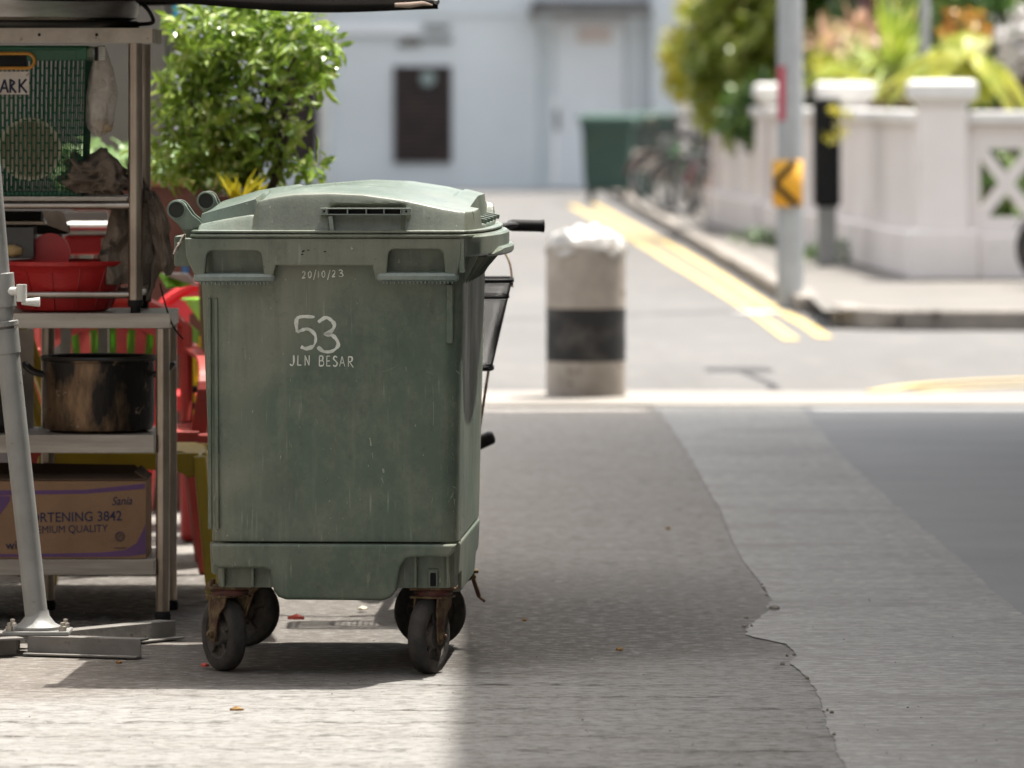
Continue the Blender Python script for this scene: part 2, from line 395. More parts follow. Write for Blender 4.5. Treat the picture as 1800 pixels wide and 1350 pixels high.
# ================================================================== SETTING: ground
def ground_mats():
    # alley concrete: dusty dark middle, pale brushed slab nearest the camera
    m = NM('alley_concrete')
    sep = m.n('ShaderNodeSeparateXYZ'); m.l(m.tc.outputs['Object'], sep.inputs[0])
    X, Y = sep.outputs[0], sep.outputs[1]
    fine = m.noise(3.2, (1,1.6,1), 8, .72)
    broad = m.noise(.9, (1,1,1), 4, .6)
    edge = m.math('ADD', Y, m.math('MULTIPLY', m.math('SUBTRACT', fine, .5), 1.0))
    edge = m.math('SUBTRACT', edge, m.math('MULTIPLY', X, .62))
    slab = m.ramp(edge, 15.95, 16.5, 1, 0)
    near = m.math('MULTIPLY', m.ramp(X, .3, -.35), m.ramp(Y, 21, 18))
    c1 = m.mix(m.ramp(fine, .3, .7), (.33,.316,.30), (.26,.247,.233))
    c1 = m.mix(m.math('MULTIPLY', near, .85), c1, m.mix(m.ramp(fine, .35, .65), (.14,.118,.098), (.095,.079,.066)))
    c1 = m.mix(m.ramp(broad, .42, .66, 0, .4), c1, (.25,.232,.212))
    # oily, worn patch beside the bin
    dx = m.math('MULTIPLY', m.math('SUBTRACT', X, .18), 1.5); dy = m.math('MULTIPLY', m.math('SUBTRACT', Y, 17.6), .62)
    dd = m.math('SQRT', m.math('ADD', m.math('MULTIPLY', dx, dx), m.math('MULTIPLY', dy, dy)), 0)
    dd = m.math('ADD', dd, m.math('MULTIPLY', m.math('SUBTRACT', fine, .5), 1.4))
    c1 = m.mix(m.ramp(dd, .35, 1.7, .92, 0), c1, (.075,.071,.066))
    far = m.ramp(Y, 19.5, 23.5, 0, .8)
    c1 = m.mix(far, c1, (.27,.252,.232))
    c2 = m.mix(m.ramp(m.noise(5, (.6,3,1), 6, .7), .35, .7), (.285,.281,.272), (.235,.231,.223))
    c2 = m.mix(m.ramp(m.noise(1.7, (.5,1.4,1), 5, .7), .5, .75, 0, .6), c2, (.17,.155,.14))
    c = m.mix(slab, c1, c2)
    # greasy ground round the food stall, with table and canopy shade painted in
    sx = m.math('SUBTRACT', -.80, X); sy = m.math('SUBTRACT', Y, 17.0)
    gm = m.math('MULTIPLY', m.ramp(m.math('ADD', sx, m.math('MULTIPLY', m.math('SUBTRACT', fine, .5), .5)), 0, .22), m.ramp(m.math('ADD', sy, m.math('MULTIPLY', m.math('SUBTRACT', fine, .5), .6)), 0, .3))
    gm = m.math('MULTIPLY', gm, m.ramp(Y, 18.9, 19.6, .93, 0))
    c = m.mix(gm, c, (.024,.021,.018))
    # grit of a few centimetres, strong light and dark
    c = m.mix(m.ramp(m.noise(27, (.8,1,1), 4, .7), .46, .60, 0, .50), c, (.085,.077,.068))
    c = m.mix(m.ramp(m.noise(34, (.7,1,1), 4, .7, loc=(4,2,7)), .50, .62, 0, .42), c, (.37,.36,.345))
    c = m.mix(m.ramp(m.noise(6.5, (1,.8,1), 7, .8, loc=(1,8,3)), .50, .66, 0, .35), c, (.12,.11,.10))
    # rows of short broken brush marks running across
    wv = m.n('ShaderNodeTexWave', wave_type='BANDS', bands_direction='Y')
    m.l(m.tc.outputs['Object'], wv.inputs['Vector']); wv.inputs['Scale'].default_value = .98
    wv.inputs['Distortion'].default_value = 2.4; wv.inputs['Detail'].default_value = 3; wv.inputs['Detail Scale'].default_value = .7; wv.inputs['Detail Roughness'].default_value = .65
    g = m.math('MULTIPLY', m.ramp(wv.outputs['Fac'], .86, .98), m.ramp(m.noise(11, (1,1.5,1), 6, .8, loc=(3,0,2)), .52, .575))
    g = m.math('MULTIPLY', g, m.ramp(m.noise(1.3, (1,1,1), 4, .7, loc=(2,2,2)), .40, .58))
    g = m.math('MULTIPLY', g, m.ramp(slab, 0, 1, .25, 1))
    c = m.mix(m.math('MULTIPLY', g, .85), c, (.055,.045,.035))
    g2 = m.math('MULTIPLY', m.ramp(m.noise(10, (.8,1.6,1), 7, .85, loc=(5,1,0)), .585, .65), m.ramp(slab, 0, 1, .5, 1))
    c = m.mix(m.math('MULTIPLY', g2, .6), c, (.07,.058,.045))
    pit = m.ramp(m.noise(42, (1,1,1), 3, .6), .70, .76, 0, .75)
    c = m.mix(pit, c, (.05,.042,.036))
    speck = m.ramp(m.noise(60, (1,1,1), 3, .6, loc=(9,3,1)), .70, .75, 0, .6)
    c = m.mix(speck, c, (.5,.47,.43))
    m.color(c); m.rough(m.ramp(fine, .3, .7, .82, .95)); m.b.inputs['Specular IOR Level'].default_value = .25
    h = m.math('SUBTRACT', m.noise(22, (1,1.5,1), 8, .8), m.math('MULTIPLY', g, .8))
    m.bump(h, .8, .012)
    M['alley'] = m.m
    # cement strip poured across, brushed
    m = NM('cement_strip')
    c = m.mix(m.ramp(m.noise(1.6, (.7,1.8,1), 7, .72), .36, .66), (.335,.333,.322), (.265,.262,.252))
    c = m.mix(m.ramp(m.noise(3.4, (.35,3.4,1), 6, .75), .52, .72, 0, .8), c, (.43,.425,.40))
    c = m.mix(m.ramp(m.noise(16, (.12,2.0,1), 6, .8), .56, .72, 0, .55), c, (.13,.125,.115))
    c = m.mix(m.ramp(m.noise(27, (.7,1,1), 4, .75), .46, .60, 0, .45), c, (.17,.166,.158))
    c = m.mix(m.ramp(m.noise(32, (.6,1,1), 4, .75, loc=(4,2,7)), .49, .62, 0, .45), c, (.50,.495,.48))
    c = m.mix(m.ramp(m.noise(2.4, (.5,.9,1), 5, .7, loc=(8,2,7)), .52, .64, 0, .40), c, (.19,.185,.178))
    c = m.mix(m.ramp(m.noise(1.0, (6,44,1), 6, .85, dist=.4), .61, .70, 0, .5), c, (.12,.115,.105))
    c = m.mix(m.ramp(m.noise(38), .71, .77, 0, .6), c, (.08,.07,.06))
    m.color(c); m.rough(.92); m.b.inputs['Specular IOR Level'].default_value = .25; m.bump(m.noise(24, (.35,3,1), 8, .75), .7, .010)
    M['strip'] = m.m
    m = NM('asphalt_grey')
    c = m.mix(m.ramp(m.noise(1.1, (1,1.5,1), 7, .65), .35, .7), (.245,.247,.249), (.208,.210,.212))
    c = m.mix(m.ramp(m.noise(16, (1,1,1), 8, .85), .5, .7, 0, .35), c, (.20,.198,.194))
    c = m.mix(m.ramp(m.noise(30, detail=5, rough=.8), .55, .72, 0, .4), c, (.33,.325,.315))
    m.color(c); m.rough(.93); m.b.inputs['Specular IOR Level'].default_value = .25; m.bump(m.noise(90), .5, .006)
    M['asphalt'] = m.m
    m = NM('road_grey')
    c = m.mix(m.ramp(m.noise(.35, (1,.35,1), 5, .6), .35, .7), (.118,.115,.112), (.098,.096,.094))
    c = m.mix(m.ramp(m.noise(2.2, (1,.5,1), 6, .7), .55, .75, 0, .5), c, (.095,.092,.088))
    c = m.mix(m.ramp(m.noise(3.0, (1,.25,1), 7, .75, loc=(3,3,3)), .5, .72, 0, .45), c, (.17,.165,.158))
    c = m.mix(m.ramp(m.noise(.8, (2.2,.12,1), 4, .6), .56, .68, 0, .35), c, (.085,.082,.078))
    m.color(c); m.rough(.93); m.b.inputs['Specular IOR Level'].default_value = .25; m.bump(m.noise(60), .4, .006)
    M['road'] = m.m
    M['apron'] = pbr('pale_apron', (.24,.222,.20), (.19,.175,.155), scale=2.2, rough=.9, bump=.3, bscale=20, stretch=(.6,1.6,1), spots=[((.2,.18,.16), 6, .66)])
    M['pave'] = pbr('pavement_concrete', (.135,.125,.112), (.10,.093,.083), scale=1.3, rough=.9, bump=.3, bscale=20, spots=[((.15,.13,.11), 3, .6)])
ground_mats()
def sheet(name, pts, z, mat, kind='structure', dens=0.):
    b = MB(); poly = [(p[0], p[1]) for p in pts]
    b.v = [Vector((x, y, z)) for x, y in poly]; b.f = [tuple(range(len(poly)))]; b.sm = [False]; b.mi = [0]
    o = b.build(name, mat, recalc=False)
    bm = bmesh.new(); bm.from_mesh(o.data); bmesh.ops.triangulate(bm, faces=bm.faces)
    for f in bm.faces:
        if f.normal.z < 0: f.normal_flip()
    bm.to_mesh(o.data); bm.free()
    return tag(o, kind=kind)
def gl(px, py):
    g = G(px, py); return (g.x, g.y)
def ragged(pts, amp, step, seed):
    out = []; rnd = random.Random(seed)
    for (x0,y0), (x1,y1) in zip(pts, pts[1:]):
        n = max(1, int(math.hypot(x1-x0, y1-y0)/step))
        for k in range(n):
            t = k/n; x = x0+(x1-x0)*t; y = y0+(y1-y0)*t
            q = noise.noise(Vector((x*3+seed, y*3, 0)))*amp*1.5+rnd.uniform(-amp, amp)*.5
            out.append((x+q, y))
    out.append(pts[-1]); return out
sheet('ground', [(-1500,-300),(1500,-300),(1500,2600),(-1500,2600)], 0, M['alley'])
LE = [(1150,716),(1161,730),(1190,770),(1228,833),(1272,911),(1300,978),(1350,1044),(1352,1075),(1317,1100),(1311,1117),(1378,1133),(1405,1153),(1389,1167),(1417,1189),(1439,1228),(1453,1267),(1461,1306),(1489,1350),(1560,1500)]
RE = [(2300,1500),(2050,1290),(1920,1180),(1794,1078),(1744,1039),(1694,989),(1639,944),(1567,883),(1483,805),(1417,730),(1405,716)]
L = ragged([gl(*p) for p in LE], .010, .035, 3); Rr = ragged([gl(*p) for p in RE], .008, .12, 5)
sheet('cement_strip', L+Rr, .003, M['strip'])
# tail of the strip towards and behind the viewer, and the asphalt to its right
a, b_ = L[-1], Rr[0]
sheet('cement_strip', [a, (a[0]-.2, 2), (b_[0]+.6, 2), b_], .003, M['strip'])
sheet('asphalt', list(reversed(Rr)) + [(b_[0]+.6, 2), (30, 2), (30, gl(1405,716)[1])], .002, M['asphalt'])
ya = 29.95; yb = 31.35
ap = ragged([(-14, yb+.02), (-3, yb), (3, yb), (30, yb)], 0, .5, 1)
apn = [(x, ya+.10*noise.noise(Vector((x*1.7, 3, 0)))) for x in [30-.25*k for k in range(177)]]
sheet('kerb_apron', ap+apn, .012, M['apron'])
sheet('road', [(-14,31.33),(30,31.33),(30,39.6),(1.9,39.6),(1.95,44.5),(1.6,80),(1.45,100),(-14,100)], .006, M['road'])
# road beyond the light apron: small broken edge
sheet('path', [(1.9,39.9),(30,39.3),(30,100),(1.5,100),(1.62,80),(1.97,44.5)], .115, M['pave'])
def kerb():
    b = MB(); rnd = random.Random(4)
    pts = [(1.42,99),(1.57,80),(1.77,60),(1.92,44.7),(1.96,42.7)]
    def run(pts, seg, hgt=.12):
        for (x0,y0), (x1,y1) in zip(pts, pts[1:]):
            d = Vector((x1-x0, y1-y0, 0)); n = max(1, round(d.length/seg)); d /= n
            for k in range(n):
                c = Vector((x0,y0,0))+d*(k+.5); a = math.atan2(d.y, d.x)
                b.box(c+Vector((rnd.uniform(-.01,.01), rnd.uniform(-.01,.01), hgt/2+rnd.uniform(-.006,.004))), (d.length-.02, .16, hgt), Matrix.Rotation(a, 3, 'Z'))
    run(pts, 1.0)
    run([(2.06,40.9),(2.08,40.1),(2.3,39.62)], .5, .135); run([(2.36,39.6),(9,39.25)], .95, .135); run([(9,39.25),(29,38.5)], 1.2, .135)
    o = b.build('kerb', M['kerb'], bevel=.018); tag(o, kind='structure')
kerb()
def stripe(name, pts, wdt, z, mat, wob=.012, seed=1):
    pts = smoothpath([Vector((x,y,z)) for x,y in pts], 10); b = MB(); vs = []
    for i, p in enumerate(pts):
        t = (pts[min(i+1,len(pts)-1)]-pts[max(i-1,0)]).normalized(); nrm = Vector((-t.y, t.x, 0))
        q = wob*noise.noise(Vector((p.x*2, p.y*.8, seed)))
        vs += [p+nrm*(wdt/2+q), p-nrm*(wdt/2+wob*noise.noise(Vector((p.x*3, p.y, seed+9))))]
    b.add(vs, [(2*i, 2*i+1, 2*i+3, 2*i+2) for i in range(len(pts)-1)])
    o = b.build(name, mat, recalc=False)
    return tag(o, kind='structure')
stripe('yellow_line', [gl(1392,600), gl(1300,535), gl(1180,462), gl(1090,408), gl(1004,362)], .092, .011, M['yline'])
stripe('yellow_line', [gl(1368,552), gl(1300,508), gl(1200,446), gl(1110,398), gl(1042,360)], .092, .011, M['yline'], seed=4)
stripe('yellow_line', [gl(1450,596), gl(1415,572), gl(1378,553)], .092, .011, M['yline'], seed=6)
stripe('yellow_line', [gl(1540,694), gl(1600,683), gl(1690,676), gl(1800,671), gl(1990,664)], .11, .0165, M['yline'], seed=7)
stripe('yellow_line', [gl(1610,694), gl(1700,687), gl(1800,683), gl(1990,678)], .10, .0165, M['yline'], seed=8)
stripe('white_line', [gl(1316,551), gl(1354,553)], .30, .0155, M['wline'], seed=9)

# ================================================================== THE GREEN BIN
BX = -.446; BY = 16.05
def lx(px): return (px-900)/715+.446
def lz(py): return CH-(py-HY)/715
def rrect(x0, x1, y0, y1, z, r, n=6, bulge=0., bl=0., ny=14):
    """ring: rounded rectangle whose +x side may bulge outward (and -x side by bl)"""
    out = []
    for cx, cy, a0 in ((x0+r, y0+r, 180), (x1-r, y0+r, 270), (x1-r, y1-r, 0), (x0+r, y1-r, 90)):
        for k in range(n+1):
            a = R(a0+90*k/n); out.append(Vector((cx+r*math.cos(a), cy+r*math.sin(a), z)))
        if a0 == 270:
            for k in range(1, ny): out.append(Vector((x1, y0+r+(y1-y0-2*r)*k/ny, z)))
        if a0 == 90:
            for k in range(1, ny): out.append(Vector((x0, y1-r-(y1-y0-2*r)*k/ny, z)))
    for p in out:
        t = (p.y-y0)/(y1-y0)
        wv = max(0, math.sin(math.pi*min(1,max(0,(t-.02)/.96))))**.55
        if p.x > (x0+x1)/2: p.x += bulge*wv*sst((x0+x1)/2, x1, p.x)
        else: p.x -= bl*wv*sst(-(x0+x1)/2, -x0, -p.x)
    return out
def front_y(z):      # body's near face
    return .062-.030*(z-.328)/(.978-.328)
def make_caster(root, cx, cy, yaw, ztop, brake=False):
    """castor: plate, red bearing, fork, wheel; yaw = direction the wheel axle points"""
    e = thing('castor', (cx, cy, 0), None, None, None, 0); e.parent = root
    del_keys = [k for k in ('label','category') if k in e]
    rz = Matrix.Rotation(yaw, 3, 'Z'); fwd = rz @ Vector((0,1,0)); ax = rz @ Vector((1,0,0))
    off = fwd*-.030; rw = .0935; wc = Vector((0,0,rw))+off; wt = .043
    b = MB(); b.box((0,0,ztop-.005), (.115,.10,.008)); 
    for sx in (-.045,.045):
        for sy in (-.038,.038): b.lathe([(.0,.012),(.007,.012),(.007,0)], (sx,sy,ztop-.001), 6)
    b.build('mounting_plate', M['rust'], e, bevel=.002, local=True)
    b = MB(); b.lathe([(0,0),(.046,0),(.049,-.006),(.046,-.014),(0,-.014)], (0,0,ztop-.010), 28)
    b.build('bearing', M['redplate'], e, local=True)
    b = MB(); zt = ztop-.024
    b.box(Vector((0,0,zt-.003))+off*.2, (.088,.085,.006), rz)
    for s_ in (-1,1):
        vs = []
        prof = [(.046,zt),(-.052,zt),(-.052,zt-.022),(-.050,rw-.022),(-.016,rw-.022),(.006,zt-.045),(.040,zt-.022)]
        # plate: wide at the top, narrowing to the axle
        prof = [(.042,zt),(-.046,zt),(-.052,zt-.03),(-.048,rw-.004),(-.043,rw-.018),(-.030,rw-.022),(-.017,rw-.018),(-.012,rw),(.004,zt-.05),(.036,zt-.026)]
        x = s_*(wt/2+.009)
        for dx in (-.0025,.0025):
            for q, z in prof: vs.append(ax*(x+dx)+fwd*q+Vector((0,0,z)))
        n = len(prof)
        b.add(vs, [tuple(range(n)), tuple(range(2*n-1, n-1, -1))]+[(i,(i+1)%n,n+(i+1)%n,n+i) for i in range(n)])
        b.tube([wc+ax*(x+s_*.002), wc+ax*(x+s_*.012)], .011, 8)
        b.tube([wc+ax*(x+s_*.012), wc+ax*(x+s_*.018)], .006, 8)
    b.build('fork', M['rust'], e, bevel=.0015, local=True)
    # tyre + core
    def ring(prof, mb):
        vs = []; seg = 44; fs = []
        for r, h in prof:
            for k in range(seg):
                a = 2*math.pi*k/seg; vs.append(wc+ax*h+fwd*(r*math.cos(a))+Vector((0,0,r*math.sin(a))))
        for i in range(len(prof)-1):
            for k in range(seg):
                k2 = (k+1) % seg; fs.append((i*seg+k, i*seg+k2, (i+1)*seg+k2, (i+1)*seg+k))
        mb.add(vs, fs, True)
    h = wt/2; b = MB()
    ring([(.062,-h*.9),(.070,-h),(.083,-h*.97),(.090,-h*.8),(rw-.0004,-h*.35),(rw,0),(rw-.0004,h*.35),(.090,h*.8),(.083,h*.97),(.070,h),(.062,h*.9)], b)
    t = b.build('wheel', M['rubber'], e, local=True, angle=60)
    b = MB(); ring([(.063,-h*.85),(.056,-h*.35),(.036,-h*.3),(.028,-h*.9),(.014,-h*.95),(0,-h*.95)], b); ring([(.063,h*.85),(.056,h*.35),(.036,h*.3),(.028,h*.9),(.014,h*.95),(0,h*.95)], b)
    for k in range(5):
        a = 2*math.pi*k/5+.3; d = fwd*math.cos(a)+Vector((0,0,math.sin(a)))
        for s_ in (-1,1): b.tube([wc+d*.02+ax*s_*h*.55, wc+d*.060+ax*s_*h*.55], .005, 6)
    b.build('wheel_core', M['rim'], t, local=True, angle=40)
    if brake:
        b = MB(); p0 = Vector((.045,-.01,ztop-.03))
        b.box(p0+Vector((.03,0,-.004)), (.03,.035,.012), Matrix.Rotation(R(-25),3,'Y'))
        b.box(p0+Vector((.045,0,-.030)), (.010,.03,.05), Matrix.Rotation(R(-18),3,'Y'))
        b.box(p0+Vector((.058,0,-.058)), (.026,.030,.006), Matrix.Rotation(R(38),3,'Y'))
        b.tube([p0+Vector((.03,-.02,.012)), p0+Vector((.052,-.02,.014))], .006, 8)
        b.build('brake_pedal', M['rust'], e, bevel=.002, local=True)
    return e

def stroke(b, pts, wdt, ox, oz, sc, n=5):
    """flat brushed ribbon on the bin's near face, pts in glyph units"""
    P3 = smoothpath([Vector((ox+x*sc, 0, oz+y*sc)) for x, y in pts], n) if len(pts) > 2 else [Vector((ox+x*sc,0,oz+y*sc)) for x,y in pts]
    vs = []; m = len(P3)
    for i, p in enumerate(P3):
        t = (P3[min(i+1,m-1)]-P3[max(i-1,0)]).normalized(); nr = Vector((-t.z,0,t.x))
        ww = wdt*(.84+.65*noise.noise(Vector((p.x*90, p.z*90, ox))))*(.72 if i in (0,m-1) else 1)
        for s_ in (1,-1):
            q = p+nr*ww/2*s_
            vs.append(Vector((q.x, front_y(q.z)-.0012, q.z)))
    b.add(vs, [(2*i,2*i+1,2*i+3,2*i+2) for i in range(m-1)])

GL = {
 '5': [[(.72,1.0),(.08,.97),(.06,.52)],[(.06,.52),(.45,.62),(.74,.42),(.70,.12),(.42,.0),(.2,.06)]],
 '3': [[(.10,.88),(.40,1.02),(.68,.82),(.55,.60),(.30,.52)],[(.30,.52),(.62,.48),(.82,.22),(.62,.02),(.30,.0),(.08,.14)]],
 '2': [[(.05,.80),(.25,1.0),(.5,.85),(.42,.5),(.05,.05),(.15,.0),(.55,.1)]],
 '0': [[(.35,1.0),(.08,.7),(.08,.3),(.3,.0),(.55,.3),(.55,.75),(.32,1.0)]],
 '1': [[(.15,1.0),(.10,.0)]],
 '/': [[(.45,1.25),(.0,-.25)]],
 'J': [[(.45,1.0),(.45,.25),(.25,-.05),(.0,.1)]],
 'L': [[(.1,1.0),(.06,.0)],[(.06,.0),(.5,.02)]],
 'N': [[(.08,.0),(.08,1.0)],[(.08,1.0),(.55,.0)],[(.55,.0),(.58,1.0)]],
 'B': [[(.08,1.0),(.05,.0)],[(.08,1.0),(.45,.95),(.42,.58),(.1,.52)],[(.1,.52),(.55,.45),(.5,.05),(.05,.0)]],
 'E': [[(.1,1.0),(.06,.0)],[(.1,1.0),(.5,1.0)],[(.08,.5),(.45,.52)],[(.06,.0),(.5,.02)]],
 'S': [[(.52,.88),(.25,1.0),(.08,.75),(.35,.5),(.52,.25),(.3,.0),(.02,.1)]],
 'A': [[(.0,.0),(.3,1.0)],[(.3,1.0),(.62,.0)],[(.1,.35),(.5,.37)]],
 'R': [[(.08,1.0),(.06,.0)],[(.08,1.0),(.5,.92),(.45,.55),(.1,.5)],[(.18,.5),(.65,-.08)]],
}
GL = {k: [[(x*.84, y) for x, y in st] for st in v] for k, v in GL.items()}
def lettering(b, txt, x, z, h, adv, wdt, gap=.5):
    for ch in txt:
        if ch == ' ': x += h*gap; continue
        for st in GL[ch]: stroke(b, st, wdt, x, z, h)
        x += h*(adv if isinstance(adv, float) else adv.get(ch, .7))

def make_bin():
    root = thing('wheeled_bin', (BX, BY, 0), 'large faded green four-wheeled rubbish bin with white 53 JLN BESAR painted on its side', 'bin', rz=R(-2.7))
    # ---------------- body shell
    b = MB(); rings = []
    y1b, y1t = 1.10, 1.165
    def mainring(t, dz=0, ins=0.):
        z = .328+(.978-.328)*t+dz
        return rrect(-.300-.024*t+ins, .310+.013*t-ins, front_y(z)+ins, y1b+(y1t-y1b)*t-ins, z, .045)
    rings.append(mainring(0, 0, .006)); rings.append(mainring(0.004)); 
    for t in (.1,.25,.4,.55,.7,.85,1.): rings.append(mainring(t))
    rings.append(rrect(-.326, .324, .030, 1.17, .995, .045, bulge=.006, bl=.004))
    rings.append(rrect(-.328, .325, .030, 1.18, 1.02, .045, bulge=.035, bl=.01))
    rings.append(rrect(-.335, .325, .028, 1.19, 1.048, .045, bulge=.062, bl=.02))
    rings.append(rrect(-.340, .325, .026, 1.20, 1.060, .045, bulge=.066, bl=.022))
    rings.append(rrect(-.340, .325, .026, 1.20, 1.078, .045, bulge=.066, bl=.022))
    body = b.loft(rings).build('body', M['bin'], root, local=True, angle=50)
    # vertical reinforcement ribs at the near-left edge and right corner
    for x in (-.301, -.284):
        b = MB(); b.loft([[Vector((x+a, front_y(z)+c, z)) for a, c in ((-.006,.004),(-.004,-.005),(.004,-.005),(.006,.004))] for z in (.36,.5,.7,.93)], smooth=False); b.build('corner_rib', M['bin'], body, bevel=.002, local=True)
    b = MB(); b.loft([[Vector((.292+a, front_y(z)+c, z)) for a, c in ((-.010,.004),(-.008,-.010),(.008,-.010),(.010,.004))] for z in (.82,.9,.965)], smooth=False)
    b.build('corner_rib', M['bin'], body, bevel=.002, local=True)
    # lower tub: recessed block with outer skirt panels leaving caster bays
    b = MB()
    b.loft([rrect(-.288,.300,.098,1.06,.214,.03), rrect(-.292,.302,.092,1.075,.328,.03)], smooth=True)
    b.loft([rrect(-.125,.135,.085,1.07,.187,.03), rrect(-.135,.150,.078,1.08,.215,.03)], smooth=True)
    low = b.build('tub_base', M['bin'], body, local=True, angle=50)
    def skirtpoly(pts): return [(lx(x), lz(y)) for x, y in pts]
    sk = [(369,957),(372,995),(380,1001),(462,1001),(472,1006),(478,1040),(486,1051),(500,1056),(672,1057),(684,1052),(694,1040),(703,995),(712,984),(722,980),(788,979),(798,970),(801,957)]
    poly = skirtpoly(sk)
    def tw(x, z, d):
        t = (z-.188)/(.328-.188)
        return Vector((x, .087-.020*t-.012+d, z))
    b = MB(); b.curveplate([poly], tw, .034, .008, 2); b.build('skirt', M['bin'], low, local=True, angle=60)
    b = MB(); b.curveplate([poly], lambda x, z, d: Vector((x, 1.075+d, z)), .034, .008, 2); b.build('skirt', M['bin'], low, local=True, angle=60)
    for sx, xx in ((1,.292),(-1,-.286)):
        ps = [(.11,.326),(.115,.245),(.24,.24),(.27,.20),(.30,.19),(.86,.19),(.89,.20),(.92,.24),(1.04,.245),(1.05,.326)]
        b = MB(); b.curveplate([ps], lambda y, z, d: Vector((xx+d+ (z-.19)*.05*sx, y, z)), .03, .008, 2); b.build('skirt', M['bin'], low, local=True, angle=60)
    for px, t in ((388,6),(440,5),(728,5),(785,6)):
        top = 1003 if px < 600 else 981
        b = MB(); b.bb(lx(px)-.004, lx(px)+.004, .068, .10, .216, lz(top)+.01); b.build('bay_rib', M['bin'], low, bevel=.003, local=True)
    b = MB(); b.bb(lx(758)-.013, lx(758)+.013, .090, .0985, .217, .262)
    b.build('bay_rib', M['bin'], low, bevel=.003, local=True)
    b = MB(); b.bb(lx(758)-.007, lx(758)+.007, .086, .0905, .219, .252); b.build('bolt_slot', M['black'], low, bevel=.003, local=True)
    # ---------------- near and far collar with the two hand holes
    def arch(x0, x1, y0, y1, r=12):
        pts = []
        for k in range(7): a = R(180-90*k/6); pts.append((x0+r+r*math.cos(a), y0+r-r*math.sin(a)))
        for k in range(7): a = R(90-90*k/6); pts.append((x1-r+r*math.cos(a), y0+r-r*math.sin(a)))
        pts += [(x1+3, y1), (x0-3, y1)]
        return [(lx(x), lz(y)) for x, y in pts]
    outl = [(lx(x), lz(y)) for x, y in ((326,418),(813,418),(812,450),(806,480),(806,492),(662,492),(656,466),(486,466),(480,492),(345,492),(343,482),(333,462),(328,450))]
    for yy, nm in ((.002, 'collar'), (1.195, 'collar')):
        b = MB(); b.curveplate([outl, arch(364,462,440,486), arch(684,781,437,484)], lambda x, z, d: Vector((x, yy+d, z)), .030, .004, 2)
        c = b.build(nm, M['bin'], body, local=True, angle=50)
        for i, (a, e_) in enumerate(((341,484),(662,807))):
            b = MB(); x0, x1 = lx(a), lx(e_); zc = lz(488 if i == 0 else 486)
            yf = yy-.018 if yy < .5 else yy+.018
            prof = [(.0,.0125),(-.014,.010),(-.020,.003),(-.019,-.006),(-.010,-.0115),(.02,-.0115),(.02,.0125)]
            if yy > .5: prof = [(-q, z) for q, z in prof]
            rg = []
            for x, k in ((x0,.55),(x0+.004,.85),(x0+.010,1),(x1-.010,1),(x1-.004,.85),(x1,.55)):
                rg.append([Vector((x, yy+q*k, zc+z*k)) for q, z in prof])
            b.loft(rg)
            b.build('grab_rail', M['rail'], c, local=True, angle=30)
            b = MB()
            for k in range(19):
                x = x0+.018+(x1-x0-.034)*k/18
                b.bb(x-.0012, x+.0012, yf+.0, yf+.026 if yy < .5 else yf-.026, zc-.0160, zc-.010)
            b.build('rail_teeth', M['rail'], c, local=True)
    # right corner lip: thick curved front edge, two steps
    b = MB()
    def lip(y):
        t = (y-.0)/1.20; return .325+.072*max(0, math.sin(math.pi*min(1,max(0,(t-.0)))))**.5
    for (o0, o1, z0, z1, ya, yb2) in ((-.03,.010,1.034,1.086,.0,1.21), (-.03,.022,1.030,1.052,.16,1.05)):
        rg = []
        n = 30
        for k in range(n+1):
            y = ya+(yb2-ya)*k/n; x = lip(y); e = min(1, k/2, (n-k)/2)*.9+.1
            zz = z1 if o1 < .02 else z0+(z1-z0)*(.25+.75*min(1, k/6, (n-k)/6))
            w1 = o1*(.2+.8*min(1,k/5,(n-k)/5)) if o1 > .02 else o1
            rg.append([Vector((x+o0, y, z0)), Vector((x+w1-.004, y, z0)), Vector((x+w1, y, z0+.005)), Vector((x+w1, y, zz-.005)), Vector((x+w1-.006, y, zz)), Vector((x+o0, y, zz))])
        b.loft(rg, smooth=True)
    b.bb(.318,.330,-.012,.03,lz(478),lz(418))
    # brackets below the lip
    b.build('front_lip', M['lid'], body, bevel=.0015, local=True, angle=35)
    for y in (.09,.2,.34,.5,.66,.82,.96,1.08):
        x = lip(y); b = MB(); b.add([Vector((.318,y-.004,.955)),Vector((x+.006,y-.004,1.046)),Vector((.318,y-.004,1.046)),Vector((.318,y+.004,.955)),Vector((x+.006,y+.004,1.046)),Vector((.318,y+.004,1.046))], [(0,1,2),(5,4,3),(0,3,4,1),(1,4,5,2),(2,5,3,0)]); b.build('lip_gusset', M['bin'], body, local=True)
    # broken left corner of the collar (torn tape and exposed edge)
    b = MB()
    b.bb(lx(299), lx(331), .10, .75, lz(470), lz(416)); b.build('hinge_mount', M['bin'], body, bevel=.006, local=True)
    b = MB(); rnd = random.Random(2)
    def tp(u, v): 
        px = 322-18*v+3*noise.noise(Vector((u*4, v*5, 1))); py = 412+34*v
        return Vector((lx(px)+.004*noise.noise(Vector((u*9,v*9,4))), -.002+.05*u, lz(py)+.006*noise.noise(Vector((u*7,v*7,8)))))
    b.grid(tp, 8, 10); o = b.build('torn_tape', M['tape'], body, local=True); md = o.modifiers.new('th','SOLIDIFY'); md.thickness = .003
    # ---------------- lettering
    for ch, px, hh, zz in (('5',518,.078,613),('3',553,.082,618)):
        b = MB(); lettering(b, ch, lx(px), lz(zz), hh, .62, .0100); b.build('painted_digit', M['paint'], body, local=True, recalc=False)
    b = MB()
    z0 = lz(642); x = lx(508)
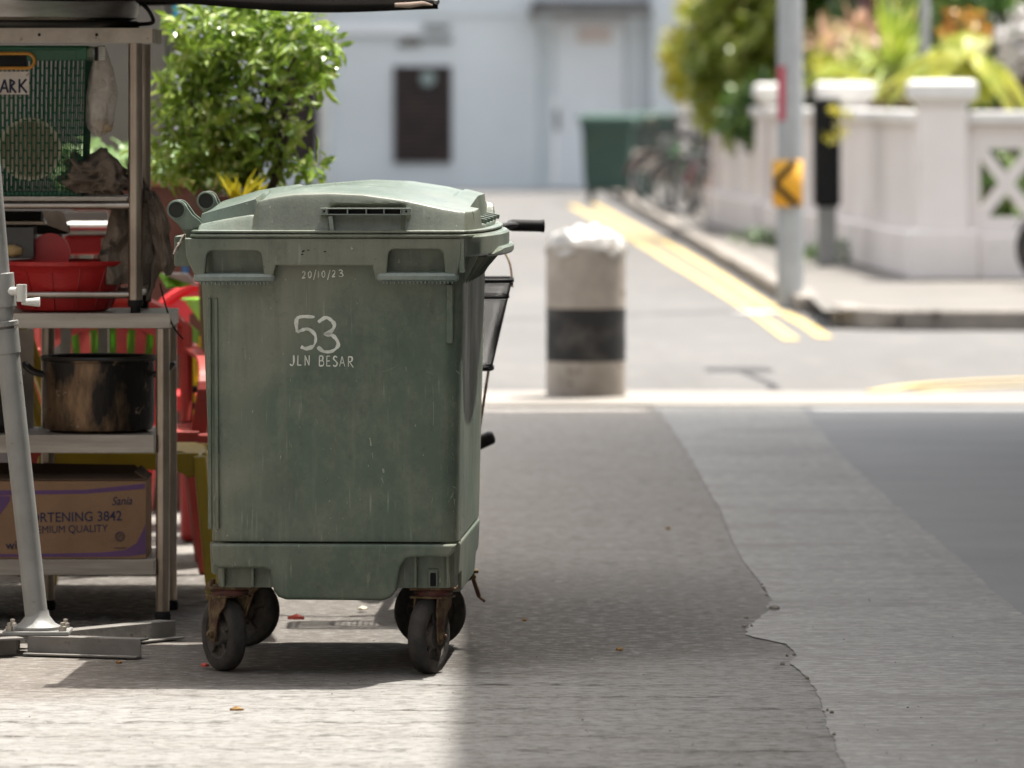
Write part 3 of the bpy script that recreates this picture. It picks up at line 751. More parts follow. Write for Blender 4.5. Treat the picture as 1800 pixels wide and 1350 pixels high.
    for ch, ww in zip('JLN BESAR', (15,15,19,11,15,14,14,17,16)):
        if ch != ' ':
            for st in GL[ch]: stroke(b, st, .0040, x, z0, .0245)
        else:
            b.build('painted_word', M['paint'], body, local=True, recalc=False); b = MB()
        x += ww/715*.85
        z0 -= .00045
    b.build('painted_word', M['paint'], body, local=True, recalc=False)
    b = MB(); x = lx(530); z0 = lz(489)
    for ch, ww, dz in (('2',13,0),('0',12,.001),('/',9,0),('1',9,.001),('0',13,.002),('/',10,0),('2',14,.003),('3',12,.004)):
        for st in GL[ch]: stroke(b, st, .0030, x, z0+dz, .0165)
        x += ww/715*.80
    b.build('painted_date', M['paint'], body, local=True, recalc=False)
    # scuffs
    b = MB(); rnd = random.Random(11)
    for px, py, dx, dy, ww in ((648,770,2,14,.0045),(652,796,1,10,.0014),(378,830,-5,52,.0022),(382,800,-4,36,.0018),(668,840,4,10,.0014),(760,705,0,44,.0010),(805,905,3,30,.0016),(808,940,-2,16,.002),(372,905,3,30,.0015),(560,700,4,4,.001),(625,530,3,5,.0022),(700,640,-30,14,.0006),(455,520,6,20,.001)):
        stroke(b, [(0,0),(dx*.4+1,-dy*.5),(dx,-dy)], ww, lx(px), lz(py), 1/715)
    for k in range(70):          # fine wear, thickest near the right corner and under the rails
        t = rnd.random()
        px = rnd.choice((rnd.gauss(800,7), rnd.gauss(372,8), rnd.uniform(380,800))); py = rnd.uniform(510,945) if px < 790 else rnd.uniform(640,945)
        px = min(811, max(358, px)); l = rnd.uniform(2,13); a = rnd.gauss(1.45,.45)
        stroke(b, [(0,0),(l*.5*math.cos(a)+rnd.uniform(-1,1), -l*.5*math.sin(a)),(l*math.cos(a), -l*math.sin(a))], rnd.uniform(.0004,.0011), lx(px), lz(py), 1/715, 2)
    b.build('scratch_set', M['scuff'], body, local=True, recalc=False)
    # black rubbed smudges on the collar
    for pts, px, py, ww in (([(0,0),(2,1),(5,2)],532,442,.0055),([(0,0),(3,1),(5,0)],530,447,.0035),([(0,0),(2,0),(5,0)],541,439,.003),([(0,0),(3,0)],553,437,.0015),([(0,0),(3,1),(5,0)],570,442,.0035),([(0,0),(3,-3)],464,467,.003),([(0,0),(4,2)],620,440,.002),([(0,0),(3,1)],660,455,.0018)):
        b = MB(); P3 = [Vector((lx(px+x), -.0135, lz(py-y))) for x, y in pts]; vs = []
        for i, p in enumerate(P3):
            h = ww*(.5 if i in (0,len(P3)-1) else 1)/2; vs += [p+Vector((0,0,h)), p-Vector((0,0,h))]
        b.add(vs, [(2*i,2*i+1,2*i+3,2*i+2) for i in range(len(P3)-1)]); b.build('smudge', M['grime'], body, local=True, recalc=False)
    # ---------------- lid
    lid0 = MB()
    for z0, z1, o in ((1.0800,1.0885,.002),(1.0900,1.0985,-.001)):
        lid0.loft([rrect(-.343-o+.004,.342+o-.004,-.016-o+.004,1.222,z0,.02,bulge=.045), rrect(-.343-o,.342+o,-.016-o,1.226,z0+.003,.022,bulge=.047),
                   rrect(-.343-o,.342+o,-.016-o,1.226,z1-.002,.022,bulge=.047), rrect(-.343-o+.003,.342+o-.003,-.016-o+.003,1.222,z1,.02,bulge=.045)])
    hN = [(-.345,.018),(-.337,.024),(-.27,.038),(-.20,.0495),(-.190,.0495),(-.181,.084),(-.13,.094),(-.086,.100),(0,.1025),(.082,.099),(.178,.085),(.273,.064),(.31,.058),(.345,.056)]
    hM = [(-.345,.030),(-.325,.055),(-.308,.074),(-.22,.100),(-.10,.118),(.05,.130),(.14,.1265),(.22,.112),(.30,.088),(.345,.070)]
    hM = [(a, h+.003) for a, h in hM]
    hA = [(-.345,.030),(-.333,.050),(-.20,.088),(-.18,.095)]
    def lidpt(u, v):
        # u, v in 0..1 with extra samples near the edges
        x = -.333+.664*u; V = v; y = .0+1.205*v
        bul = .042*max(0, math.sin(math.pi*v))**.55*sst(.05,.331,x)
        eN = 1-sst(.13,.20,V); eF = sst(.86,.93,V)
        k = max(eN, eF)
        eN = 1-sst(.10,.42,V); eF = sst(.66,.93,V); k = max(eN, eF)
        h = interp(hN, x)*k+interp(hM, x)*(1-k)
        if x < -.186:          # stepped ledges at the hinge side
            e1 = 1-sst(.050,.060,V); e2 = sst(.955,.965,V); q = max(e1, e2)
            m1 = 1-sst(.060,.45,V)
            h = interp(hN, x)*q+(1-q)*(interp(hA, x)*m1+interp(hM, x)*(1-m1))
        mid = sst(.20,.24,V)*(1-sst(.80,.84,V))
        h += -(h-.022)*mid*sst(.300,.306,x)
        h -= .006*sst(.28,.30,V)*(1-sst(.74,.76,V))*(1-sst(.19,.20,abs(x-.06)))
        # walls down to the rim
        du = min(u, 1-u)*.664; dv = min(v, 1-v)*1.205
        ew = .010
        f = sst(-.001, ew, du)*sst(-.001, .020, dv)
        h2 = h*f
        # pocket under the near grab moulding
        yy = y
        if v < .1:
            pk = sst(-.004,.010,x)*(1-sst(.170,.184,x))
            slope = (.022)*(h2/max(h,.001))
            yy = y-.002+slope*.7
            yy += pk*.020*(1-sst(.066,.080,h2))*sst(.004,.012,h2)
        return Vector((x+bul, yy-.006, 1.0975+h2-.018*sst(0,.02,0)*0))
    def nonlin(t, n0=.09, share=.32):   # more samples near both ends
        if t < share: return n0*(t/share)**1.3
        if t > 1-share: return 1-n0*((1-t)/share)**1.3
        return n0+(1-2*n0)*(t-share)/(1-2*share)
    lid0.grid(lambda a, c: (lambda p: Vector((p.x, p.y, p.z-.012)))(lidpt(nonlin(a,.06,.2), nonlin(c,.03,.22))), 170, 190)
    lid = lid0.build('lid', M['lid'], root, local=True, angle=38, recalc=True)
    # grab moulding on the near side
    b = MB()
    def gx(px): return lx(px)
    x0, x1 = gx(564), gx(723); zc = lz(371)
    b.bb(x0, x1, -.012, .012, zc+.0055, zc+.0082)
    b.bb(x0, x1, -.012, .012, zc-.0085, zc-.0062)
    for px in (566, 576, 612, 645, 676, 706, 721): b.bb(gx(px)-.0016, gx(px)+.0016, -.012, .012, zc-.0085, zc+.008)
    b.bb(x0, gx(578), -.009, .012, zc-.007, zc+.006); b.bb(gx(708), x1, -.009, .012, zc-.007, zc+.006)
    b.box((gx(582)+.002, -.002, lz(392)), (.010,.014,.036), Matrix.Rotation(R(-7),3,'Y'))
    b.build('lid_handle', M['rail'], lid, bevel=.0008, local=True)
    b = MB(); b.bb(gx(579), gx(707), .002, .012, zc-.0065, zc+.006); 
    for px in (571, 715): b.tube([Vector((gx(px), -.0105, zc)), Vector((gx(px), -.006, zc))], .003, 8)
    b.build('handle_slot', M['black'], lid, local=True)
    # ridge and vent fins in the front notch
    for y in (.30, .46, .62, .78, .94): b = MB(); b.box((.338+.012, y, 1.118), (.04,.012,.012), Matrix.Rotation(R(12),3,'Y')); b.build('notch_fin', M['lid'], lid, bevel=.002, local=True)
    # hinges on the left (rear) edge
    for k, (y0, dz) in enumerate(((.03,0.),(.80,.010))):
        h = MB()
        cx, cz = lx(309), lz(369)+dz; r = .0245
        pts = []
        for q in range(22):
            a = R(225-q*190/21); pts.append((cx+r*math.cos(a), cz+r*math.sin(a)))
        pts += [(lx(336), lz(377)), (lx(350), lz(388)), (lx(356), lz(398)), (lx(334), lz(404)), (lx(322), lz(404))]
        h.curveplate([pts], lambda x, z, d: Vector((x, y0+d, z)), .012, .002, 1)
        hh = h.build('hinge', M['lid'], lid, local=True, angle=40)
        h = MB(); h.curveplate([pts], lambda x, z, d: Vector((x, y0+.075+d, z)), .012, .002, 1); h.build('rear_plate', M['lid'], hh, local=True, angle=40)
        b = MB()
        b.lathe([(.0,0),(.021,0),(.021,.062),(0,.062)], (cx, y0+.0685, cz), 32, 'y')
        b2 = MB(); b2.lathe([(.0,0),(.019,0),(.02,-.003),(.0215,-.003)], (cx, y0-.004, cz), 32, 'y')
        b.build('hinge_pin', M['bin'], hh, local=True, angle=40)
        b2 = MB(); b2.lathe([(.0192,0),(.0192,.004),(.0215,.004),(.022,0)], (cx, y0-.006, cz), 32, 'y'); b2.build('hinge_ring', M['lid'], hh, local=True, angle=30)
        b2 = MB(); b2.lathe([(.0,.001),(.0180,.001),(.0183,.0025),(.0191,.0025)], (cx, y0-.006, cz), 32, 'y'); b2.build('hinge_cap', M['grime'], hh, local=True, angle=30)
        # lug of the body that carries the pin
        b3 = MB(); b3.curveplate([[(cx-.022, cz-.005),(cx+.022,cz-.005),(lx(352),lz(404)),(lx(345),lz(440)),(lx(328),lz(440)),(lx(322),lz(412))]], lambda x, z, d: Vector((x, y0+.0375+d, z)), .03, .002, 1)
        b3.build('hinge_lug', M['bin'], hh, local=True)
    # rib running up from the second hinge over the lid
    b = MB(); pth = smoothpath([Vector((lx(352), .24, 1.155)), Vector((-.26,.24,1.172)), Vector((-.19,.24,1.184))], 5)
    # ---------------- castors
    make_caster(root, -.262, .155, R(-148), .216)
    make_caster(root, .245, .155, R(-20), .216)
    make_caster(root, -.262, .90, R(-97), .216)
    make_caster(root, .222, .90, R(-85), .216, brake=True)
    return root
the_bin = make_bin()

# ================================================================== shophouse on the right that shades the alley
def make_shophouse():
    g = 'x'
    h = 5.4; ex = -.088+SX*h; ey = 29.55+SY*h       # roof edge that throws the shade line
    root = thing('shophouse', (6, 18, 0), 'pale rendered shophouse right of the alley, its overhanging upper floor shading the ground', 'building')
    b = MB()
    k = -.0135
    def q(y, z, off=0): return Vector((ex+k*(y-15)+off, y, z))
    y0, y1 = -6, ey
    b.add([q(y0,h), q(y1,h), Vector((9,y1,h)), Vector((9,y0,h)), q(y0,h-.25), q(y1,h-.25), Vector((9,y1,h-.25)), Vector((9,y0,h-.25))],
          [(0,1,2,3),(7,6,5,4),(0,4,5,1),(1,5,6,2),(2,6,7,3),(3,7,4,0)])
    b.build('overhang', M['shop'], root)
    b = MB(); b.bb(4.2, 12, -6, ey-.4, 0, h-.255); b.build('wall', M['shop'], root)
    b = MB(); b.bb(ex+.9, 9, -6, ey-.55, h+.004, 9.2); b.build('upper_wall', M['shop'], root)
    b = MB(); b.bb(3.6+.0, 12, -6, ey-.5, 9.204, 9.4); b.build('roof', M['terracotta'], root)
    # stepped end of the overhang
    b = MB(); b.bb(.60+SX*h, 1.32+SX*h, ey+.002, ey+.22, h-.2, h-.02); b.build('cornice_block', M['shop'], root)
    for k2, yy in enumerate((6, 13, 20, 27)):
        w_ = MB(); w_.bb(4.16, 4.198, yy-1.2, yy+1.2, .05, 2.6); w_.build('door', M['shopdark'], root)
        f = MB(); f.bb(4.12, 4.158, yy-1.25, yy+1.25, 2.602, 2.72); f.build('lintel', M['shop'], root)
        w2 = MB(); w2.bb(ex+.86, ex+.898, yy-.8, yy+.8, 6.4, 8.2); w2.build('window', M['shopdark'], root)
        p = MB(); p.bb(ex+.9, ex+1.2, yy+3.0, yy+3.3, 0, h-.256) if False else p.bb(3.85,4.10,yy+3.0,yy+3.3,0,h-.256); p.build('pillar', M['shop'], root)
    # unseen bracket lamp beyond the end wall, shaped to cast a T shadow
    b = MB(); z = 2.35; tip = G(1298,652)+Vector((SX*z, SY*z, z))
    r = .03
    b.tube(smoothpath([Vector((4.25, ey-.5, z+.5)), Vector((3.4, ey+.6, z+.35)), Vector((tip.x+.25, ey+1.0, z+.1)), Vector((tip.x+.10, tip.y-1.6, z)), tip], 5), r, 8)
    b.build('bracket', M['greypaint'], root)
    b = MB(); b.box(tip, (.34,.62,.07)); b.build('lamp_head', M['greypaint'], root, bevel=.02)
make_shophouse()
def shop_row(name, lab, x0, x1, y0, y1, h, face):
    root = thing(name, ((x0+x1)/2,(y0+y1)/2,0), lab, 'building')
    b = MB(); b.bb(x0,x1,y0,y1,0,h); b.build('wall', M['shop'], root)
    b = MB(); b.bb(x0-.3,x1+.3,y0-.3,y1+.3,h+.001,h+.3); b.build('roof', M['terracotta'], root)
    n = 6
    for k in range(n):
        t = (k+.5)/n
        if face == 'x':
            y = y0+(y1-y0)*t; b = MB(); b.bb(x1+.002,x1+.04,y-1,y+1,.01,2.5); b.build('door', M['shopdark'], root); b = MB(); b.bb(x1+.002,x1+.04,y-.7,y+.7,4.2,5.8); b.build('window', M['shopdark'], root)
        else:
            x = x0+(x1-x0)*t; b = MB(); b.bb(x-1,x+1,y1+.002,y1+.04,.01,2.5); b.build('door', M['shopdark'], root); b = MB(); b.bb(x-.7,x+.7,y1+.002,y1+.04,4.2,5.8); b.build('window', M['shopdark'], root)
shop_row('added_shop_row', 'pale unseen row of shophouses added left of the alley to block skylight', -12, -4.3, -8, 28, 8.5, 'x')  # unseen rows, added to block skylight and bounce warm light
shop_row('added_shop_row', 'pale unseen row of shophouses added behind the viewer to block skylight', -12, 14, -22, -12, 9, 'y')

# ================================================================== bicycle
def make_bicycle(frame, label, loc, rz, group=None, basket=True, near=False, fork=None):
    root = thing('bicycle', loc, label, 'bicycle', group, rz)
    wr = .31; fx, rx = .52, -.50
    def wheel(x):
        seg = 40
        b = MB(); b.tube([Vector((x+wr*math.cos(2*math.pi*k/seg),0,wr+wr*math.sin(2*math.pi*k/seg))) for k in range(seg)], .018, 8, closed=True)
        w_ = b.build('wheel', M['rubber'], root, local=True)
        b = MB(); rr = wr-.025; b.tube([Vector((x+rr*math.cos(2*math.pi*k/seg),0,wr+rr*math.sin(2*math.pi*k/seg))) for k in range(seg)], .009, 6, closed=True)
        b.tube([Vector((x,-.04,wr)),Vector((x,.04,wr))], .018, 8)
        for k in range(24):
            a = 2*math.pi*k/24; s_ = .03 if k % 2 else -.03
            b.tube([Vector((x,s_,wr)), Vector((x+rr*math.cos(a),0,wr+rr*math.sin(a)))], .0011, 4, caps=False)
        b.build('rim', M['chrome'], w_, local=True)
        b = MB(); n = 16; vs = []
        for k in range(n+1):
            a = R(20+150*k/n) if x < 0 else R(30+120*k/n); r2 = wr+.035
            for yy in (-.03,0,.03): vs.append(Vector((x+r2*math.cos(a)-abs(yy)*.0, yy, wr+(r2-abs(yy)*.3)*math.sin(a))))
        b.add(vs, [(3*i+j,3*i+j+1,3*i+j+4,3*i+j+3) for i in range(n) for j in (0,1)], True)
        o = b.build('mudguard', frame, root, local=True); md = o.modifiers.new('t','SOLIDIFY'); md.thickness = .003
    wheel(fx); wheel(rx)
    bb_ = Vector((-.06,0,.28)); seat = Vector((-.20,0,.78)); head = Vector((.36,0,.80)); hb = Vector((.40,0,.66)); ra = Vector((rx,0,wr)); fa = Vector((fx,0,wr))
    b = MB()
    b.tube([bb_, seat], .015); b.tube([head, hb], .019); b.tube([bb_+Vector((.02,0,.02)), hb], .018); b.tube([seat*.72+bb_*.28, hb+Vector((-.02,0,.05))], .014)
    for y in (-.055,.055):
        b.tube([bb_, ra+Vector((0,y,0))], .009); b.tube([seat-Vector((-.01,0,.06)), ra+Vector((0,y,0))], .008)
    b.build('frame', frame, root, local=True)
    b = MB()
    for y in (-.05,.05): b.tube(smoothpath([hb+Vector((.008,0,-.02)), hb+Vector((.02,y,-.06)), fa+Vector((-.03,y,.12)), fa+Vector((0,y,0))], 5), .010)
    b.build('fork', fork or frame, root, local=True)
    b = MB(); hz = 1.03
    b.tube([head, head+Vector((-.03,0,.20))], .013)
    b.tube(smoothpath([Vector((.28,-.215,hz+.035)),Vector((.30,-.17,hz+.035)),Vector((.34,-.08,hz+.01)),Vector((.35,0,hz-.02)),Vector((.34,.08,hz+.01)),Vector((.30,.17,hz+.035)),Vector((.28,.215,hz+.035))], 6), .011)
    h = b.build('handlebar', M['bikeblack'], root, local=True)
    for s_ in (-1,1):
        b = MB(); pts = [Vector((.29,s_*.175,hz+.036)),Vector((.285,s_*.185,hz+.036)),Vector((.265,s_*.262,hz+.034)),Vector((.263,s_*.274,hz+.034))]
        b.tube(pts, [.013,.0165,.0165,.0185], 12); b.build('grip', M['black'], h, local=True)
    b = MB()
    pr = [(.13,-.02,.035),(.02,.0,.05),(-.08,.0,.095),(-.13,.01,.085)]
    rg = []
    for x, dz, wd in ((.15,-.012,.012),(.10,0,.025),(.0,.0,.045),(-.08,.008,.09),(-.13,.012,.085),(-.15,.008,.05)):
        rg.append([Vector((seat.x-.01+x, wd*math.cos(2*math.pi*k/14), .84+dz+.028*math.sin(2*math.pi*k/14))) for k in range(14)])
    b.loft(rg); s2 = b.build('saddle', M['black'], root, local=True)
    b = MB(); b.tube([seat, Vector((-.215,0,.83))], .012); b.build('seat_post', M['chrome'], s2, local=True)
    b = MB(); b.lathe([(.0,-.004),(.09,-.004),(.09,.004),(0,.004)], bb_+Vector((0,.045,0)), 28, 'y')
    b.tube([bb_+Vector((0,-.06,0)), bb_+Vector((-.04,-.075,-.17))], .010); b.tube([bb_+Vector((0,.06,0)), bb_+Vector((.04,.075,.17))], .010)
    ck = b.build('crank', M['bikerust'], root, local=True)
    for s_ in (-1,1):
        b = MB(); c = bb_+Vector((.04*s_, s_*.108, .17*s_)); b.box(c, (.085,.058,.036), Matrix.Rotation(R(24),3,'X')); b.build('pedal', M['black'], ck, bevel=.010, local=True)
    b = MB(); b.tube(smoothpath([ra+Vector((.05,-.06,-.02)), ra+Vector((.10,-.10,-.15)), ra+Vector((.12,-.15,-.305))], 4), .009); b.build('kickstand', M['bikeblack'], root, local=True)
    b = MB(); b.bb(-.72,-.30,-.06,.06,.70,.712); b.tube([Vector((-.70,.055,.70)), ra+Vector((0,.06,0))], .006); b.tube([Vector((-.70,-.055,.70)), ra+Vector((0,-.06,0))], .006)
    b.build('rear_rack', M['bikeblack'], root, local=True)
    if basket:
        b = MB(); cx, z0, z1 = .66, .685, .925
        def ringp(z):
            t = (z-z0)/(z1-z0); hw, hd = .13+.055*t, .085+.045*t
            return rrect(cx-hd, cx+hd, -hw, hw, z, .035, 3, ny=3)
        n = len(ringp(z0)); wr_ = .0016
        if near:
            for k in range(45):
                z = z0+(z1-z0)*k/44; b.tube(ringp(z), .0007, 4, closed=True, smooth=False)
            def onring(z, t):
                rg = ringp(z); L_ = [(rg[i]-rg[i-1]).length for i in range(n)]; tt = t*sum(L_); i = 0
                while tt > L_[i] and i < n-1: tt -= L_[i]; i += 1
                return rg[i-1].lerp(rg[i], tt/max(L_[i],1e-6))
            for k in range(210):
                b.tube([onring(z0, k/210), onring(z1, k/210)], .0008, 4, caps=False, smooth=False)
            for k in range(-8, 9): b.tube([Vector((cx-.085,k*.0155,z0)), Vector((cx+.085,k*.0155,z0))], .002, 4, caps=False)
            for k in range(-4, 5): b.tube([Vector((cx+k*.02,-.13,z0)), Vector((cx+k*.02,.13,z0))], .002, 4, caps=False)
        else:
            for k in range(6): b.tube(ringp(z0+(z1-z0)*k/5), .004, 4, closed=True)
            for i in range(0, n, 1): b.tube([ringp(z0)[i], ringp(z1)[i]], .003, 4)
        bk = b.build('basket', M['bikeblack'], root, local=True)
        for zz_, rr_ in ((z1,.0065),(z1-.045,.004),(z0,.007)):
            b = MB(); b.tube(ringp(zz_), rr_, 6, closed=True); b.build('basket_rim', M['black'], bk, local=True)
        b = MB(); b.tube(smoothpath([Vector((cx,-.186,z1-.02)),Vector((cx-.02,-.175,z1+.055)),Vector((cx-.05,-.12,z1+.12)),Vector((cx-.07,0,z1+.15)),Vector((cx-.05,.12,z1+.12)),Vector((cx-.02,.175,z1+.055)),Vector((cx,.186,z1-.02))], 6), .0035, 6)
        b.build('basket_handle', M['bikerust'], bk, local=True)
        for s_ in (-1,1):
            b = MB(); b.tube([Vector((fx,s_*.065,wr)), Vector((cx-.02,s_*.122,z0))], .0045, 6); b.build('basket_stay', M['bikerust'], bk, local=True)
    return root
make_bicycle(M['bikerust'], 'old bicycle with black wire front basket parked directly behind the large green bin', (-.185, 18.55, 0), R(-90), basket=True, near=True, fork=M['bikerust'])

# ================================================================== bollard
def make_bollard():
    c = G(1030, 700); root = thing('bollard', (c.x, c.y, .012), 'thick round black and white banded concrete bollard on the pale kerb strip', 'bollard')
    r = .188
    def band(z0, z1, m, nm, top=False):
        b = MB(); pr = [(r-.002 if z0 > 0 else r+.003, z0)]
        for k in range(1,7): pr.append((r+.0025*noise.noise(Vector((z0*9,k,0))), z0+(z1-z0)*k/6))
        pr = [(r, z0)]+pr[1:-1]+[(r, z1)]
        if top: pr += [(r*.97, z1+.012), (r*.8, z1+.02), (0, z1+.022)]
        b.lathe(pr, c+Vector((0,0,.012)), 48); return b.build(nm, m, root, angle=50)
    band(0,.165,M['bollwhite'],'white_band'); band(.1655,.414,M['bollblack'],'black_band'); band(.4145,.70,M['bollwhite'],'white_band', True)
    # wet-looking crumpled plastic cap
    b = MB()
    def f(u, v):
        a = u*2*math.pi; rad = v
        n_ = noise.noise(Vector((math.cos(a)*rad*3.2, math.sin(a)*rad*3.2, 5)))
        rr = r*(rad*(1.04+.03*math.sin(5*a)+.025*math.sin(9*a+1)))
        z = .722+.075*(1-rad**2.2)+.05*n_*(1-.4*rad)-.10*max(0,rad-.84)/.16*(.25+.30*abs(math.sin(2.5*a+.6)))
        return c+Vector((rr*math.cos(a), rr*math.sin(a), z+.012))
    b.grid(f, 72, 26); o = b.build('plastic_cover', pbr('white_sheet_plastic', (.46,.45,.435), (.34,.33,.31), rough=.35), root)
    md = o.modifiers.new('t','SOLIDIFY'); md.thickness = .003
make_bollard()

# ================================================================== LEFT SIDE: umbrella, racks, cookware, chairs
YR = 17.75          # front plane of the steel racks
def pz(py, Y): return CH-(py-HY)/F*Y
def pxx(px, Y): return (px-900)/F*Y

def make_umbrella():
    root = thing('parasol', P(68,1135,16.75), 'black canopy market parasol on a leaning grey pole with a crossed steel foot', 'parasol')
    root.location.z = 0
    Yp = 16.75
    base = P(68, 1103, Yp)
    b = MB()
    # leaning main pole (outer tube, clamp, thinner inner tube) and the arm above the picture
    p0 = P(66,1100,Yp); p1 = P(12,600,Yp); p2 = P(8,560,Yp); p3 = P(-22,200,Yp); p4 = P(-60,-260,Yp)
    b.tube([p0, p1], .0295*1.0, 28); pole = b.build('pole', M['greypaint'], root)
    b = MB(); b.tube([p1, p3, p4], .0225, 24); b.build('upper_pole', M['greypaint'], root)
    b = MB(); d = (p1-p0).normalized()
    for t0, t1, r in ((-.012,.052,.033),(.058,.072,.035)): b.tube([p1-d*.02+d*t0*1.0, p1-d*.02+d*t1], r, 24)
    b.tube([P(10,540,Yp), P(5,480,Yp)], .028, 20)
    cl = b.build('clamp', M['greypaint'], root, bevel=.002)
    b = MB(); c = P(35,520,Yp-.03)
    b.tube([P(8,512,Yp-.01), P(40,512,Yp-.03)], .011, 12); b.tube([P(38,500,Yp-.03), P(38,530,Yp-.03)], .0135, 12); b.tube([P(38,531,Yp-.03), P(70,531,Yp-.03)], [.007,.0125], 12)
    b.build('crank_handle', M['whiteplastic'], cl)
    # foot: flared socket, plate, bolts, crossed angle irons
    b = MB(); q = P(66,1103,Yp)
    zt = q.z
    b.lathe([(.028,.045),(.031,.030),(.045,.012),(.062,.003),(.062,-.004),(0,-.004)], (q.x, q.y, zt), 28); b.build('socket', M['greypaint'], pole)
    b = MB(); b.box((q.x, q.y, zt-.010), (.17,.15,.010)); pl = b.build('foot_plate', M['greypaint'], root, bevel=.002)
    for sx in (-.068,.068):
        for sy in (-.055,.055):
            bb = MB(); bb.lathe([(.010,0),(.010,.012),(.006,.013),(.006,.022),(0,.023)], (q.x+sx,q.y+sy,zt-.005), 6); bb.build('bolt', M['steelflat'], pl)
    zb = .004; ht = zt-.0155-zb
    def angle(pa, pb, flip=1):
        b = MB(); a = Vector((pa[0],pa[1],0)); e = Vector((pb[0],pb[1],0)); t = (e-a).normalized(); n = Vector((t.y,-t.x,0))*flip
        m = (a+e)/2; L_ = (e-a).length; rot = Matrix.Rotation(math.atan2(t.y,t.x),3,'Z')
        b.box(m+Vector((0,0,zb+ht/2)), (L_, .006, ht), rot)
        b.box(m-n*.028+Vector((0,0,zb+ht-.0035)), (L_, .05, .006), rot)
        b.box(m+n*.018+Vector((0,0,zb+.003)), (L_, .03, .005), rot)
        return b.build('angle_iron', M['iron'], root, bevel=.0015)
    s_ = F/Yp
    qx, qy = q.x, q.y
    angle((qx-.02, qy-.07), (qx+.275, qy-.17), 1)
    angle((qx-.02, qy-.03), (qx+.33, qy+.42), 1)
    angle((qx-.05, qy-.07), (qx-.35, qy-.22), 1)
    angle((qx-.05, qy+.05), (qx-.40, qy+.42), 1)
    # canopy: shallow pyramid, near hem just inside the top of the picture
    b = MB(); Yc0, Yc1 = 17.55, 19.55
    corners = [P(770,4,Yc0), P(235,-12,Yc0-.06), Vector((-2.9,Yc0,1.74)), Vector((-3.0,Yc1,1.72)), Vector((-.35,Yc1,1.72))]
    apex = Vector((-1.65, 18.6, 2.2)); n = 14
    vs = []; ring = []
    for i in range(len(corners)):
        a, c2 = corners[i], corners[(i+1) % len(corners)]
        for k in range(n):
            t = k/n; p = a.lerp(c2, t); sag = math.sin(math.pi*t)
            if i == 0: p = p+Vector((0,0,-.012*sag))
            elif i == 4: p = p+Vector((0.0,0,.02*sag))
            ring.append(p)
    rings = []
    for j in range(9):
        t = j/9; rings.append([p.lerp(apex, t)+Vector((0,0,-.05*math.sin(math.pi*t))) for p in ring])
    b.loft(rings, caps=(False, False)); b.add(rings[-1]+[apex], [(k,(k+1)%len(ring),len(ring)) for k in range(len(ring))], True)
    o = b.build('canopy', M['canvas'], root, angle=60); md = o.modifiers.new('t','SOLIDIFY'); md.thickness = .004
    b = MB(); vs = []
    for p in ring: vs += [p+Vector((0,0,.004)), p+Vector((0,0,-.022-.004*math.sin(p.x*9)))]
    m = len(ring); b.add(vs, [(2*i,2*i+1,2*((i+1)%m)+1,2*((i+1)%m)) for i in range(m)], True)
    v = b.build('valance', M['canvas'], o); md = v.modifiers.new('t','SOLIDIFY'); md.thickness = .003
    b = MB(); b.tube([P(694,9,Yc0-.02), P(720,9,Yc0-.02), P(744,6,Yc0-.015), P(760,9,Yc0-.01)], [.0055,.0075,.006,.002], 8); b.build('corner_hem', M['canvasedge'], o)
    for cpt in corners:
        b = MB(); b.tube([cpt+Vector((0,0,.0)), cpt.lerp(apex,.5)+Vector((0,0,-.075)), apex-Vector((0,0,.03))], .008, 6); b.build('rib', M['greypaint'], o)
    b = MB(); b.tube(smoothpath([p4, p4+Vector((-.1,.3,.35)), apex+Vector((-.3,-.5,.35)), apex+Vector((0,0,.3)), apex], 6), .02, 12); b.build('arm', M['greypaint'], root)
make_umbrella()

def make_lower_rack():
    root = thing('steel_table', (pxx(150,YR), YR+.2, 0), 'low stainless steel table with two undershelves holding pots and a carton', 'table')
    x0, x1 = pxx(-420,YR), pxx(299,YR); dep = .46
    def shelf(py0, py1, xa, xb, nm, m):
        z1, z0 = pz(py0,YR), pz(py1,YR)
        b = MB(); b.bb(xa, xb, YR, YR+.004, z0, z1); b.bb(xa+.0, xb, YR+.0042, YR+dep, z1-.0042, z1-.0005); b.bb(xa, xb, YR+dep+.0002, YR+dep+.004, z0, z1); b.bb(xb-.004, xb-.0002, YR+.0042, YR+dep, z0, z1-.0044)
        return b.build(nm, m, root, bevel=.001)
    shelf(551,577,x0,x1,'table_top',M['steelflat'])
    xi = pxx(271,YR)
    shelf(765,796,x0,xi,'shelf',M['steelflat']); shelf(984,1011,x0,xi,'shelf',M['steelflat'])
    zt = pz(577,YR)
    for cx, y in ((pxx(285,YR), YR+.022),(pxx(285,YR),YR+dep-.04),(x0+.03,YR+.022),(x0+.03,YR+dep-.04),(pxx(65,YR), YR+dep-.04)):
        b = MB(); b.tube([Vector((cx,y,.02)), Vector((cx,y,zt-.001))], .0185, 20)
        l = b.build('leg', M['steel'], root)
        f = MB(); f.lathe([(0,0.001),(.021,.001),(.023,.018),(.019,.028),(0,.028)], (cx,y,0), 18); f.build('foot', M['black'], l)
    b = MB(); b.pb(32,580,59,764,YR+dep-.06,.01); b.build('back_panel', M['pale'], root)
make_lower_rack()

